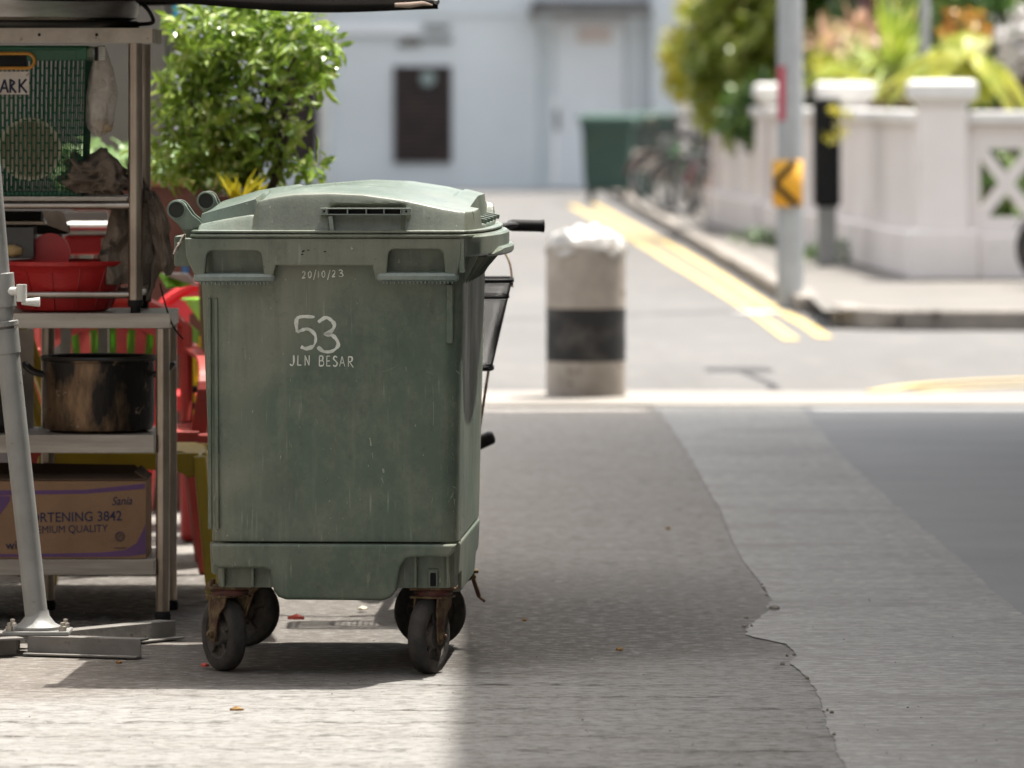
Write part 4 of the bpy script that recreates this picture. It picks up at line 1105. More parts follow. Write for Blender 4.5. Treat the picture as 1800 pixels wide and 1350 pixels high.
def make_upper_rack():
    zt = pz(551,YR)
    root = thing('shelf_rack', (pxx(120,YR), YR+.2, zt), 'small tubular steel shelf rack standing on the steel table', 'rack')
    xr = pxx(237,YR-.0); x0 = pxx(-330,YR); dep = .40; Yr = YR+.03
    for x, y in ((xr,Yr),(xr,Yr+dep),(x0,Yr),(x0,Yr+dep)):
        b = MB(); b.tube([Vector((x,y,zt+.018)), Vector((x,y,pz(76,YR)))], .0195, 20); l = b.build('post', M['steel'], root)
        b = MB(); b.tube([Vector((x,y,zt+.0005)), Vector((x,y,zt+.03))], .014, 14); b.lathe([(.0,.018),(.021,.018),(.0215,.035),(.0197,.036)], (x,y,zt), 16); b.build('foot', M['black'], l)
    z1, z0 = pz(49,YR), pz(75.5,YR); xe = pxx(268,YR)
    b = MB(); b.bb(x0, xe, YR, YR+.004, z0, z1); b.bb(x0, xe, YR+.0042, YR+.47, z1-.006, z1-.002); b.bb(xe-.0042, xe-.0002, YR+.0042, YR+.47, z0, z1-.0062)
    top = b.build('top_shelf', M['pale'], root, bevel=.001)
    for px in (69,170):
        b = MB(); b.tube([P(px,61,YR-.0015), P(px,61,YR+.003)], .0045, 10); b.build('bolt_hole', M['black'], top)
    for py, r, dy in ((362,.0085,0),(519,.0095,0)):
        for yy in (Yr, Yr+dep):
            b = MB(); b.tube([Vector((x0,yy,pz(py,YR))), Vector((xr-.018,yy,pz(py,YR)))], r, 12)
            if py == 362: b.tube([Vector((pxx(185,YR),yy,pz(py,YR))), Vector((pxx(226,YR),yy,pz(py,YR)))], .0105, 12)
            b.build('rail', M['steel'], root)
    b = MB(); zz = pz(346,YR); b.bb(x0, pxx(222,YR), Yr+.012, Yr+dep-.012, zz-.006, zz); b.bb(x0, pxx(222,YR), Yr+.008, Yr+.0118, zz-.012, zz); b.build('shelf', M['steelflat'], root, bevel=.001)
    b = MB(); b.tube([Vector((xr,Yr+.018,pz(519,YR))), Vector((xr,Yr+dep-.018,pz(519,YR)))], .009, 12); b.build('rail', M['steel'], root)
make_upper_rack()

# pot on the top shelf with its ring
def top_pot():
    c = P(20, 47, YR+.22); c.z = pz(49,YR)-.0015
    root = thing('stock_pot', c, 'large bright aluminium pot standing on the top shelf of the rack', 'pot')
    rr = pxx(243,YR+.2)-c.x
    b = MB(); b.lathe([(0,.022),(rr-.03,.022),(rr-.004,.030),(rr,.045),(rr+.002,.30),(rr-.004,.30),(rr-.006,.05),(0,.03)], c, 72); b.build('body', M['alu'], root)
    b = MB(); b.tube([c+Vector((rr*.985*math.cos(2*math.pi*k/64), rr*.985*math.sin(2*math.pi*k/64), .0125)) for k in range(64)], .0095, 10, closed=True)
    b.build('base_ring', M['potdark'], root)
    b = MB(); q = c+Vector((rr,-.04,.0))
    b.tube(smoothpath([q+Vector((-.02,-.06,.012)), q+Vector((.035,-.09,.014)), q+Vector((.047,-.09,.024)), q+Vector((.03,-.08,.055)), q+Vector((.0,-.04,.078))], 6), .0055, 10)
    b.build('side_handle', M['potdark'], root)
top_pot()

# green basket
def basket():
    Yb = YR+.05; z0 = pz(345,YR)+.0005; z1 = pz(84,Yb); x1t = pxx(151,Yb); x1b = pxx(143,Yb); w0 = .44; dep = .30
    root = thing('plastic_basket', (x1t-w0/2, Yb+dep/2, z0), 'tall green slotted plastic basket on the middle shelf of the rack', 'basket')
    H = z1-z0
    def X1(z): return x1b+(x1t-x1b)*(z-z0)/H
    def X0(z): return x1t-w0+(x1t-x1b)*(1-(z-z0)/H)
    def Yn(z): return Yb+.03*(1-(z-z0)/H)
    def Yf(z): return Yb+dep-.03*(1-(z-z0)/H)
    def bar(b, pa, pb, r=.0019): b.tube([pa, pb], r*1.3, 4, caps=False, smooth=False)
    def side(A, B, n, rows):
        rows = 9
        b = MB()
        zt = z1-.085*H
        for k in range(n+1):
            t = k/n; bar(b, A(z0,t), A(zt+.01,t), .0017)
        for r in range(rows):
            for k in range(n):
                z = z0+(zt-z0)*(r+(.5 if k % 2 else 0))/rows
                bar(b, A(z,k/n), A(z,(k+1)/n), .0017)
        q = [A(zt,0),A(zt,1),A(z1,1),A(z1,0)]; nn = (q[1]-q[0]).cross(q[3]-q[0]).normalized()*.002
        b.add([p-nn for p in q]+[p+nn for p in q], [(0,1,2,3),(7,6,5,4),(0,4,5,1),(1,5,6,2),(2,6,7,3),(3,7,4,0)])
        return b
    fr_ = side(lambda z,t: Vector((X0(z)+(X1(z)-X0(z))*t, Yn(z), z)), None, 36, 11).build('slotted_wall', M['greenplastic'], root)
    side(lambda z,t: Vector((X0(z)+(X1(z)-X0(z))*t, Yf(z), z)), None, 36, 11).build('slotted_wall', M['greenplastic'], root)
    side(lambda z,t: Vector((X1(z), Yn(z)+(Yf(z)-Yn(z))*t, z)), None, 36, 11).build('slotted_wall', M['greenplastic'], root)
    side(lambda z,t: Vector((X0(z), Yn(z)+(Yf(z)-Yn(z))*t, z)), None, 36, 11).build('slotted_wall', M['greenplastic'], root)
    b = MB(); b.bb(X0(z0), X1(z0), Yn(z0), Yf(z0), z0, z0+.01); b.bb(X1(z1)-.026, X1(z1)+.003, Yb-.004, Yb+.03, z1-.03, z1+.001); b.build('bottom', M['greenplastic'], root, bevel=.002)
    b = MB(); rr = rrect(X0(z1)-.004, X1(z1)+.004, Yb-.004, Yb+dep+.004, z1, .03, 4); b.tube(rr, .006, 8, closed=True); b.build('rim', M['greenplastic'], root)
    b = MB(); xh = pxx(48,Yb); zc = pz(107,Yb); pts = []
    for k in range(9): a = R(90-180*k/8); pts.append(Vector((xh+.020*math.cos(a), Yb-.006, zc+.020*math.sin(a))))
    pts = [Vector((xh-.16, Yb-.006, zc+.02))]+pts+[Vector((xh-.16, Yb-.006, zc-.02))]
    b.tube(pts, .0046, 8); b.build('handle', M['orange'], root)
    b = MB(); b.bb(xh-.15,xh-.002,Yb-.0035,Yb-.0025,zc-.016,zc+.016); b.build('handle_hole', M['black'], root)  # solid black plate, the dark inside of the hole put into its colour
    b = MB(); zt = pz(126,Yb); zb_ = pz(166,Yb); b.bb(pxx(-60,Yb), pxx(51,Yb), Yb-.004, Yb-.002, zb_, zt)
    lb = b.build('label_strip', M['pale'], root)
    b = MB()
    def seg(x0_, y0_, x1_, y1_, w_=.0028): b.tube([P(x0_,y0_,Yb-.0055), P(x1_,y1_,Yb-.0055)], w_, 4)
    for ox in (-24, 0): seg(ox+0,163,ox+8,140); seg(ox+8,140,ox+14,163); seg(ox+3,155,ox+12,155)
    seg(18,163,18,139); seg(18,140,26,145); seg(26,145,19,152); seg(19,152,28,163)
    seg(34,163,34,139); seg(46,139,35,152); seg(37,151,47,163)
    b.build('label_lettering', M['navy'], lb)
    # round bamboo sieve leaning inside
    cx, cz = pxx(55,Yb+.10), pz(262,Yb+.10)
    sv = thing('bamboo_sieve', (cx, Yb+.045, cz), 'round pale bamboo sieve standing on edge inside the green basket', 'sieve')
    b = MB(); b.lathe([(.0,.0),(.075,.0),(.080,-.008),(.086,-.008),(.086,.008),(0,.008)], (cx, Yb+.045, cz), 40, 'y'); b.build('frame', M['bamboo'], sv)
    b = MB()
    for k in range(-7,8):
        L_ = math.sqrt(max(0,.075**2-(k*.0102)**2))
        b.bb(cx+k*.0102-.003, cx+k*.0102+.003, Yb+.0295, Yb+.034, cz-L_, cz+L_)
    b.build('slats', pbr('bamboo_dark', (.2,.15,.09)), sv)
basket()

# transparent bag hanging under the top shelf
def bag():
    Yg = YR+.10; c = P(178,165,Yg)
    root = thing('plastic_bag', (c.x, Yg, pz(76,YR)), 'clear plastic bag hanging under the top shelf beside the green basket', 'bag')
    prof = [(80,.010),(100,.020),(118,.030),(140,.036),(165,.042),(190,.043),(212,.040),(228,.030),(238,.012),(242,.0)]
    b = MB(); vs = []; n = 36; fs = []
    for j, (py, r) in enumerate(prof):
        for k in range(n):
            a = 2*math.pi*k/n; q = 1+.22*noise.noise(Vector((math.cos(a)*1.8, math.sin(a)*1.8, py*.03)))+.06*math.sin(7*a+py*.05)
            vs.append(Vector((c.x-.004*(j>4)+r*q*math.cos(a), Yg+r*.7*q*math.sin(a), pz(py,Yg))))
    for j in range(len(prof)-1):
        for k in range(n): k2 = (k+1)%n; fs.append((j*n+k,j*n+k2,(j+1)*n+k2,(j+1)*n+k))
    b.add(vs, fs, True); b.build('film', M['bag'], root, angle=180)
    b = MB(); b.pb(166,82,172,107,Yg-.03,.006); b.build('clip', M['black'], root, bevel=.001)
    b = MB()
    for k in range(7): b.pb(174,83+k*3.4,185,85+k*3.4,Yg-.03,.004)
    b.build('folded_edge', M['whiteplastic'], root)
    b = MB(); cc = P(180,222,Yg); 
    b.grid(lambda u,v: cc+Vector((.030*math.cos(6.283*u)*math.sin(math.pi*v)*(1+.3*noise.noise(Vector((u*6,v*6,0)))), .022*math.sin(6.283*u)*math.sin(math.pi*v), .020*math.cos(math.pi*v))), 20, 12); b.build('contents', pbr('bag_rice', (.42,.34,.22), (.3,.18,.1), scale=60, rough=.8), root)
bag()

# brown cloth draped over the shelf corner
def cloth():
    Yc = YR+.0
    root = thing('brown_cloth', P(200,350,Yc), 'wrinkled brown cloth bundled on the shelf and hanging down past the rack post', 'cloth')
    b = MB()
    def bundle(u, v):      # bundled part lying on the shelf
        a = 2*math.pi*u; t = math.pi*v
        cx, cz = 172, 316
        rx = 60; rz = 34
        x = math.cos(a)*math.sin(t); z = math.cos(t); y = math.sin(a)*math.sin(t)
        fold = noise.noise(Vector((x*1.3+2, y*1.5, z*2.2)))
        crease = abs(noise.noise(Vector((x*2.6+z*1.5, y*2, z*3.6-x*1.4+3))))
        k = 1+.30*fold-.42*crease+.05*noise.noise(Vector((x*9,y*9,z*9)))
        px = cx+rx*x*k*1.1; py = cz-rz*z*k*1.15-10*math.exp(-((px-190)/22)**2)*max(0,z)*2.0-14*math.exp(-((px-128)/14)**2)*max(0,z)+px*.10-17
        q = P(px, min(py, 343), Yc+.11+y*.10*k)
        return q
    b.grid(bundle, 90, 60)
    o = b.build('bundle', M['cloth'], root, angle=180)
    def flap(name, outline_l, outline_r, Yf, folds, seed, amp=.02):
        b = MB()
        def f(u, v):
            py = outline_l[0][1]+(outline_l[-1][1]-outline_l[0][1])*v
            xl = interp([(y, x) for x, y in outline_l], py); xr = interp([(y, x) for x, y in outline_r], py)
            px = xl+(xr-xl)*u
            q = P(px, py+3*noise.noise(Vector((u*4,v*3,seed))), Yf)
            q.y += amp*math.sin(folds*math.pi*u+1.5*v+seed)*(.35+.65*v)+.018*noise.noise(Vector((u*3,v*4,seed)))+.007*noise.noise(Vector((u*10,v*9,seed)))
            q.x += .006*noise.noise(Vector((u*3,v*6,seed+5)))
            return q
        b.grid(f, 50, 60); o = b.build(name, M['cloth'], root, angle=180); md = o.modifiers.new('t','SOLIDIFY'); md.thickness = .004
    # piece hanging in front of the far opening, behind the post
    flap('hanging_flap', [(198,356),(190,395),(172,450),(186,500)], [(262,356),(268,400),(272,450),(262,500)], YR+.09, 3.2, 2., .022)
    # piece outside the post
    flap('hanging_flap', [(254,330),(254,380),(250,440),(262,500),(258,528)], [(262,330),(290,372),(300,430),(272,500),(262,528)], YR+.10, 2.3, 5., .02)
    flap('hanging_flap', [(256,336),(262,380),(268,420),(276,468),(292,484)], [(270,336),(295,380),(297,420),(309,462),(300,484)], YR+.05, 1.7, 7., .02)
    flap('hanging_flap', [(226,290),(228,320),(232,350)], [(240,300),(258,322),(268,350)], YR+.075, 2., 9., .01)
    b = MB(); b.tube(smoothpath([P(281,498,YR+.03),P(292,540,YR+.03),P(305,575,YR+.04),P(322,596,YR+.05)],6), .0022, 6); b.build('drawstring', M['black'], root)
cloth()

# red colander basin
def colander():
    Yc = YR+.19; c = P(112, 541, Yc); zb = pz(551,YR)+.0006
    root = thing('red_colander', (c.x,c.y,zb), 'large dark red plastic colander on the table under the rack', 'colander')
    z1 = pz(460,Yc-.17); r1 = .182; r0 = .125
    b = MB(); H = z1-zb
    pr = [(0,.0),(r0*.9,.0),(r0,.006),(r0+(r1-r0)*.35,H*.35),(r0+(r1-r0)*.75,H*.75),(r1-.002,H-.014),(r1+.002,H-.012),(r1+.004,H-.002),(r1,H),(r1-.006,H-.003),(r0+(r1-r0)*.7,H*.70),(r0,.012),(0,.008)]
    b.lathe(pr, (c.x,c.y,zb), 72)
    m = NM('colander_red'); v = m.n('ShaderNodeTexVoronoi'); m.l(m.vec((1,1,1)), v.inputs[0]); v.inputs['Scale'].default_value = 210; v.inputs['Randomness'].default_value = .15
    m.color(m.mix(m.ramp(v.outputs['Distance'], .2, .34), (.10,.006,.006), (.40,.014,.014))); m.rough(.42)
    b.build('bowl', m.m, root)
    for k in range(14):
        a = 2*math.pi*k/14+.1; b = MB(); d = Vector((math.cos(a), math.sin(a), 0))
        b.tube([Vector((c.x,c.y,zb))+d*(r0+(r1-r0)*t+.001)+Vector((0,0,H*t)) for t in (.05,.4,.8,.95)], .0022, 5); b.build('rib', M['red'], root)
colander()

# items between the shelves (in front of the bright street behind)
def small_things():
    Yt = YR+.16; zt = pz(551,YR)
    # black tray box inside colander
    c = P(28,430,Yt); root = thing('black_pan', (c.x,c.y,pz(462,Yt)), 'square black baking pan with food resting in the red colander', 'pan')
    b = MB(); a = P(-40,454,Yt-.02); e = P(60,399,Yt-.02)
    b.bb(a.x,e.x,Yt-.02,Yt-.016,a.z,e.z); b.bb(e.x-.004,e.x,Yt-.0158,Yt+.1,a.z,e.z); b.bb(a.x,e.x-.0042,Yt-.0158,Yt+.1,a.z,a.z+.004)
    b.build('pan', M['bikeblack'], root, bevel=.003)
    b = MB(); b.grid(lambda u,v: P(22,441,Yt-.03)+Vector((.028*math.cos(6.283*u)*math.sin(3.1416*v)*(1+.25*noise.noise(Vector((u*5,v*5,1)))), .012*math.sin(6.283*u)*math.sin(3.1416*v), .016*math.cos(3.1416*v)*(1+.3*noise.noise(Vector((u*4,v*6,3)))))), 24, 14); b.build('food', pbr('fried_food', (.45,.33,.16),(.3,.2,.08), rough=.7), root)
    # red rim wheel-like lid
    c = P(88,445,Yt+.05); root = thing('red_plate', c, 'round bright red plastic plate standing in the colander', 'plate')
    b = MB(); b.lathe([(.0,.004),(.040,.004),(.044,-.008),(.055,-.008),(.055,.008),(0,.008)], c, 40, 'y'); b.build('disc', M['redlit'], root)
    # black griddle with pale side panel on the back of the rack
    c = P(60,395,YR+.36); root = thing('gas_cooker', (c.x,c.y,pz(420,YR+.36)), 'dark gas cooker with beige side panel seen under the middle shelf', 'cooker')
    zf = pz(414,YR+.36)
    b = MB(); b.pb(-60,372,72,388,YR+.30,.12); b.build('burner_plate', M['black'], root, bevel=.003)
    b = MB(); b.pb(-60,388.5,78,396,YR+.29,.13); b.build('steel_edge', M['steel'], root, bevel=.002)
    b = MB(); b.pb(-60,396.5,118,412,YR+.30,.12); b.build('cooker_base', M['black'], root, bevel=.003)
    b = MB(); b.add([P(74,371,YR+.299),P(110,371,YR+.299),P(124,410,YR+.299),P(84,396,YR+.299),P(74,371,YR+.33),P(110,371,YR+.33),P(124,410,YR+.33),P(84,396,YR+.33)], [(3,2,1,0),(4,5,6,7),(0,1,5,4),(1,2,6,5),(2,3,7,6),(3,0,4,7)]); b.build('side_panel', M['pale'], root)
    b = MB()
    for px in (-40, 100): b.pb(px,412.5,px+8,551,YR+.34,.02)
    b.build('cooker_stand', M['black'], root)
    # white foam box and red crate behind
    Yk = 19.4; c = P(150,450,Yk)
    root = thing('red_ice_box', (c.x,Yk+.2,0), 'red and white cool box on legs behind the steel rack', 'cool box')
    b = MB(); b.pb(112,414,192,448,Yk,.35); b.build('body', M['redlit'], root, bevel=.01)
    b = MB(); b.pb(104,393,194,413,Yk-.01,.37); lid = b.build('lid', M['foam'], root, bevel=.01)
    b = MB(); b.pb(104,402,194,405,Yk-.014,.004); b.build('red_trim', M['redlit'], lid)
    b = MB(); b.pb(178,418,184,442,Yk-.02,.02); b.build('latch', M['pale'], root, bevel=.004)
    for px in (116,182): b = MB(); a = P(px,448,Yk+.05); b.bb(a.x-.015,a.x+.015,Yk+.03,Yk+.06,0,a.z-.001); b.build('leg', M['greypaint'], root)
    # dented grey awning sheet leaning further back
    c = P(140,380,20.5)
    root = thing('grey_board', (c.x,20.5,0), 'grey tilted board leaning behind the rack above the cool box', 'board')
    b = MB(); q = [P(112,372,20.5),P(190,372,20.5),P(190,404,20.5),P(112,398,20.5)]; b.add(q+[p+Vector((0,.02,0)) for p in q], [(3,2,1,0),(4,5,6,7),(0,1,5,4),(1,2,6,5),(2,3,7,6),(3,0,4,7)]); b.build('board', M['wallgrey'], root)
    b = MB(); a = P(150,400,20.51); b.bb(a.x-.02,a.x+.02,20.521,20.55,0,a.z); b.build('prop', M['greypaint'], root)
small_things()

# scorched pot on the middle shelf
def big_pot():
    Yp = YR+.20; zb = pz(765,YR)+.0; c = Vector((pxx(174,Yp), Yp, zb)); r = .152
    root = thing('cooking_pot', c, 'scorched brown and black cooking pot with side handles on the upper undershelf', 'pot')
    H = pz(632,Yp-.15)-zb
    b = MB(); b.lathe([(0,0),(r-.025,0),(r-.006,.008),(r,.03),(r,H-.010),(r+.006,H-.008),(r+.008,H),(r,H+.002),(r-.006,H-.004),(r-.008,.03),(0,.01)], c, 72); b.build('body', M['pot'], root)
    b = MB(); b.tube([c+Vector(((r+.003)*math.cos(2*math.pi*k/64), (r+.003)*math.sin(2*math.pi*k/64), H)) for k in range(64)], .006, 8, closed=True); b.build('rim', M['potdark'], root)
    for s_ in (-1,1):
        b = MB(); z = H-.042
        b.tube(smoothpath([c+Vector((s_*(r-.002),-.035,z-.005)), c+Vector((s_*(r+.03),-.040,z+.004)), c+Vector((s_*(r+.05),-.03,z+.022)), c+Vector((s_*(r+.05),.03,z+.022)), c+Vector((s_*(r+.03),.040,z+.004)), c+Vector((s_*(r-.002),.035,z-.005))], 6), .0075, 10)
        b.build('side_handle', M['potdark'], root)
    # second dark pot at the frame's edge
    c2 = Vector((pxx(-60,Yp), Yp, zb)); root = thing('dark_pot', c2, 'dark iron pot at the left end of the upper undershelf', 'pot')
    b = MB(); b.lathe([(0,0),(.13,0),(.15,.02),(.155,.16),(.150,.16),(.145,.02),(0,.01)], c2, 48); b.build('body', M['potdark'], root)
    b = MB(); b.tube([c2+Vector((.155*math.cos(2*math.pi*k/48), .155*math.sin(2*math.pi*k/48), .16)) for k in range(48)], .005, 6, closed=True); b.build('rim', M['alu'], root)
big_pot()

# shortening carton
def carton():
    Yb = YR+.03; zb = pz(984,YR)+.0008
    root = thing('cardboard_box', (pxx(100,Yb), Yb+.15, zb), 'brown shortening carton with purple border and open flaps on the bottom shelf', 'box')
    x0, x1 = pxx(-110,Yb), pxx(257,Yb); z1 = pz(846,Yb); dep = .27; t = .005
    b = MB(); b.bb(x0,x1,Yb,Yb+t,zb,z1); b.bb(x0,x1,Yb+dep-t,Yb+dep,zb,z1); b.bb(x1-t,x1-.0003,Yb+t+.0002,Yb+dep-t-.0002,zb,z1-.0004); b.bb(x0+.0003,x0+t,Yb+t+.0002,Yb+dep-t-.0002,zb,z1-.0004); b.bb(x0+t,x1-t,Yb+t,Yb+dep-t,zb+.0005,zb+t)
    box = b.build('box_wall', M['card'], root, bevel=.001)
    b = MB()
    b.box((0,0,0),(1,1,1)); b.v = []; b.f = []; b.sm = []; b.mi = []
    def flap(q): 
        n = (q[1]-q[0]).cross(q[3]-q[0]).normalized()*.004
        bb = MB(); bb.add(q+[p+n for p in q], [(3,2,1,0),(4,5,6,7),(0,1,5,4),(1,2,6,5),(2,3,7,6),(3,0,4,7)]); bb.build('flap', M['cardin'], box)
    flap([Vector((x0+.01,Yb+dep,z1)),Vector((x1-.02,Yb+dep,z1)),Vector((x1-.05,Yb+dep+.07,z1+.022)),Vector((x0+.04,Yb+dep+.07,z1+.03))])
    flap([Vector((x0+.01,Yb+.01,z1+.001)),Vector((x1-.002,Yb+.01,z1+.001)),Vector((x1-.012,Yb+.10,z1+.013)),Vector((x0+.03,Yb+.10,z1+.010))])
    flap([Vector((x1,Yb+.01,z1+.001)),Vector((x1,Yb+dep-.01,z1+.001)),Vector((x1-.03,Yb+dep-.03,z1+.028)),Vector((x1-.035,Yb+.04,z1+.022))])
    # printing, 0.6 mm proud of the near face
    yf = Yb-.0006
    def wr(x, z, d): return Vector((x, yf+d, z))
    def strip(pts_top, pts_bot): 
        b = MB(); vs = []
        for (xa, ya), (xb, yb_) in zip(pts_top, pts_bot): vs += [P(xa,ya,yf), P(xb,yb_,yf)]
        b.add(vs, [(2*i,2*i+1,2*i+3,2*i+2) for i in range(len(pts_top)-1)]); return b
    strip([(-109,862),(0,862),(60,862),(150,861),(255,850)], [(-109,872),(0,871),(60,869),(150,868),(255,859)]).build('purple_band', M['purple'], box, recalc=False)
    strip([(-109,972),(20,974),(100,973),(180,971),(220,967),(240,955),(250,935),(256,920)], [(-109,979),(20,979),(100,979),(180,979),(225,978),(240,976),(256,974),(256.5,973)]).build('purple_band', M['purple'], box, recalc=False)
    strip([(-20,872),(0,872),(18,872)], [(-20,925),(0,905),(18,880)]).build('purple_band', M['purple'], box, recalc=False)
    k = Yb/F
    def tx(name, s_, px, py, hpx, off=.0, shear=0., m='navy', rot=0., xs=1.):
        b = MB(); o = P(px,py,yf-.0004)
        ca, sa = math.cos(rot), math.sin(rot)
        b.text(s_, hpx*k*1.38, lambda x, z, d: Vector((o.x+(x*ca-z*sa)*xs, o.y+d, o.z+x*sa+z*ca)), thick=.0004, offset=off, shear=shear); b.build(name, M[m], box, recalc=False)
    tx('printed_text', 'SHORTENING 3842', 25, 919, 17.5, .0003, rot=R(1.2), xs=.92)
    tx('printed_text', 'PREMIUM QUALITY', 46, 938, 13.5, 0., rot=R(1.2), xs=.90)
    tx('printed_text', 'Sania', 196, 888, 15, .0002, shear=.3, rot=R(2), xs=.86)
    tx('printed_text', 'wilmar', 10, 965, 15, .0003, rot=R(.5), xs=1.05)
    b = MB(); o = P(211,943,yf-.0006); n = 24
    for r in (.0125, .0085): b.tube([o+Vector((r*math.cos(2*math.pi*i/n),0,r*math.sin(2*math.pi*i/n))) for i in range(n)], .0008, 4, closed=True)
    b.tube([o+Vector((-.004,0,-.004)), o+Vector((0,0,.005)), o+Vector((.004,0,-.004))], .0009, 4); b.tube([P(200,963,yf-.0006), P(222,963,yf-.0006)], .0009, 4)
    b.build('printed_seal', M['navy'], box, recalc=False)
carton()

# ------------------------------------------------------------------ plastic chairs and stool
def make_chair(label, loc, rz, mat, group=None, slats=5, arms=True, seat_h=.42):
    root = thing('plastic_chair', loc, label, 'chair', group, rz)
    w_ = .24; d_ = .22
    b = MB()
    def f(u, v):
        x = -w_+2*w_*u; y = -d_+2*d_*v
        return Vector((x, y, seat_h-.02*(1-(2*u-1)**2)*(1-.4*v)-.035*max(0,(.12-v)/.12)**2))
    b.grid(f, 16, 16); s_ = b.build('seat', mat, root, local=True); md = s_.modifiers.new('t','SOLIDIFY'); md.thickness = .012
    b = MB(); ay = -d_-.012
    pts = [(-w_-.012,seat_h-.004),(w_+.012,seat_h-.004),(w_+.012,seat_h-.065),(w_-.02,seat_h-.075),(w_-.06,seat_h-.055),(0,seat_h-.05),(-w_+.06,seat_h-.055),(-w_+.02,seat_h-.075),(-w_-.012,seat_h-.065)]
    b.curveplate([pts], lambda x, z, d: Vector((x, ay+d, z)), .014, .004); b.build('apron', mat, s_, local=True)
    for sx in (-1,1):
        b = MB(); b.curveplate([pts], lambda x, z, d: Vector((sx*(w_+.012)+d, x*.86, z)), .014, .004); b.build('apron', mat, s_, local=True)
    for sx in (-1,1):
        for sy in (-1,1):
            b = MB(); tx_, ty = sx*w_, sy*d_; bx_, by = sx*(w_+.035), sy*(d_+.04)
            rg = []
            for t in (0,.25,.6,1):
                x = bx_+(tx_-bx_)*t; y = by+(ty-by)*t; z = (seat_h-.012)*t; h = .026+.022*t
                rg.append([Vector((x-h*.9,y-sy*.0-.018,z)),Vector((x+h*.9,y-.018,z)),Vector((x+h*.9,y+.018,z)),Vector((x-h*.9,y+.018,z))])
            b.loft(rg, smooth=False); b.build('leg', mat, root, bevel=.006, local=True)
    H = .80; yb_ = d_
    def back(x, z): return Vector((x, yb_+.14*(z-seat_h)/.4+.03*(1-(x/.22)**2), z))
    b = MB()
    n = 20; top = []
    for k in range(n+1):
        x = -.225+.45*k/n; top.append(back(x, H-.085*abs(2*k/n-1)**2.5))
    b.tube([back(-.225,seat_h)]+top+[back(.225,seat_h)], .020, 8)
    rg = []
    for k in range(n+1):
        x = -.205+.41*k/n; zt = H-.085*abs(2*k/n-1)**2.5
        a, e = back(x, zt), back(x, zt-.085); nn = Vector((0,.006,0)); rg.append([a-nn, a+nn, e+nn, e-nn])
    b.loft(rg)
    bk = b.build('backrest', mat, root, local=True)
    for k in range(slats):
        x = -.15+.30*k/(slats-1); b = MB(); zb_ = seat_h+.05
        rg = []
        for t in (0,.5,1):
            z = zb_+(H-.06-zb_)*t; p = back(x*(.8+.2*t), z); h = .019-.004*math.sin(3.14*t); rg.append([p+Vector((-h,-.005,0)),p+Vector((h,-.005,0)),p+Vector((h,.005,0)),p+Vector((-h,.005,0))])
        b.loft(rg, smooth=False); b.build('back_slat', mat, bk, local=True)
    if arms:
        for sx in (-1,1):
            b = MB(); pts = smoothpath([Vector((sx*(w_+.01),-d_+.02,seat_h-.02)), Vector((sx*(w_+.035),-d_+.04,seat_h+.14)), Vector((sx*(w_+.035),-.02,seat_h+.20)), Vector((sx*(w_+.01),yb_+.03,seat_h+.215)), Vector((sx*.225,yb_+.09,seat_h+.24))], 6)
            rg = []
            for i, p in enumerate(pts):
                t = (pts[min(i+1,len(pts)-1)]-pts[max(i-1,0)]).normalized(); sd = Vector((1,0,0)); up = t.cross(sd).normalized()
                rg.append([p+sd*.024+up*.006,p-sd*.024+up*.006,p-sd*.024-up*.006,p+sd*.024-up*.006])
            b.loft(rg, smooth=False); b.build('armrest', mat, root, bevel=.003, local=True)
    return root
# chair stacks: the yellow chair faces the camera with its seat edge behind the carton
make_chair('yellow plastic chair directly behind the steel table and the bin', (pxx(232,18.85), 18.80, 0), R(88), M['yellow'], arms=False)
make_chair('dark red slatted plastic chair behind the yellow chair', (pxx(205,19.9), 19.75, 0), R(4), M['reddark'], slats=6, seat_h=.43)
make_chair('bright red plastic chair standing in sunlight beyond the dark red chair', (pxx(378,21.7), 21.7, 0), R(-4), M['redlit'], slats=5, seat_h=.45)

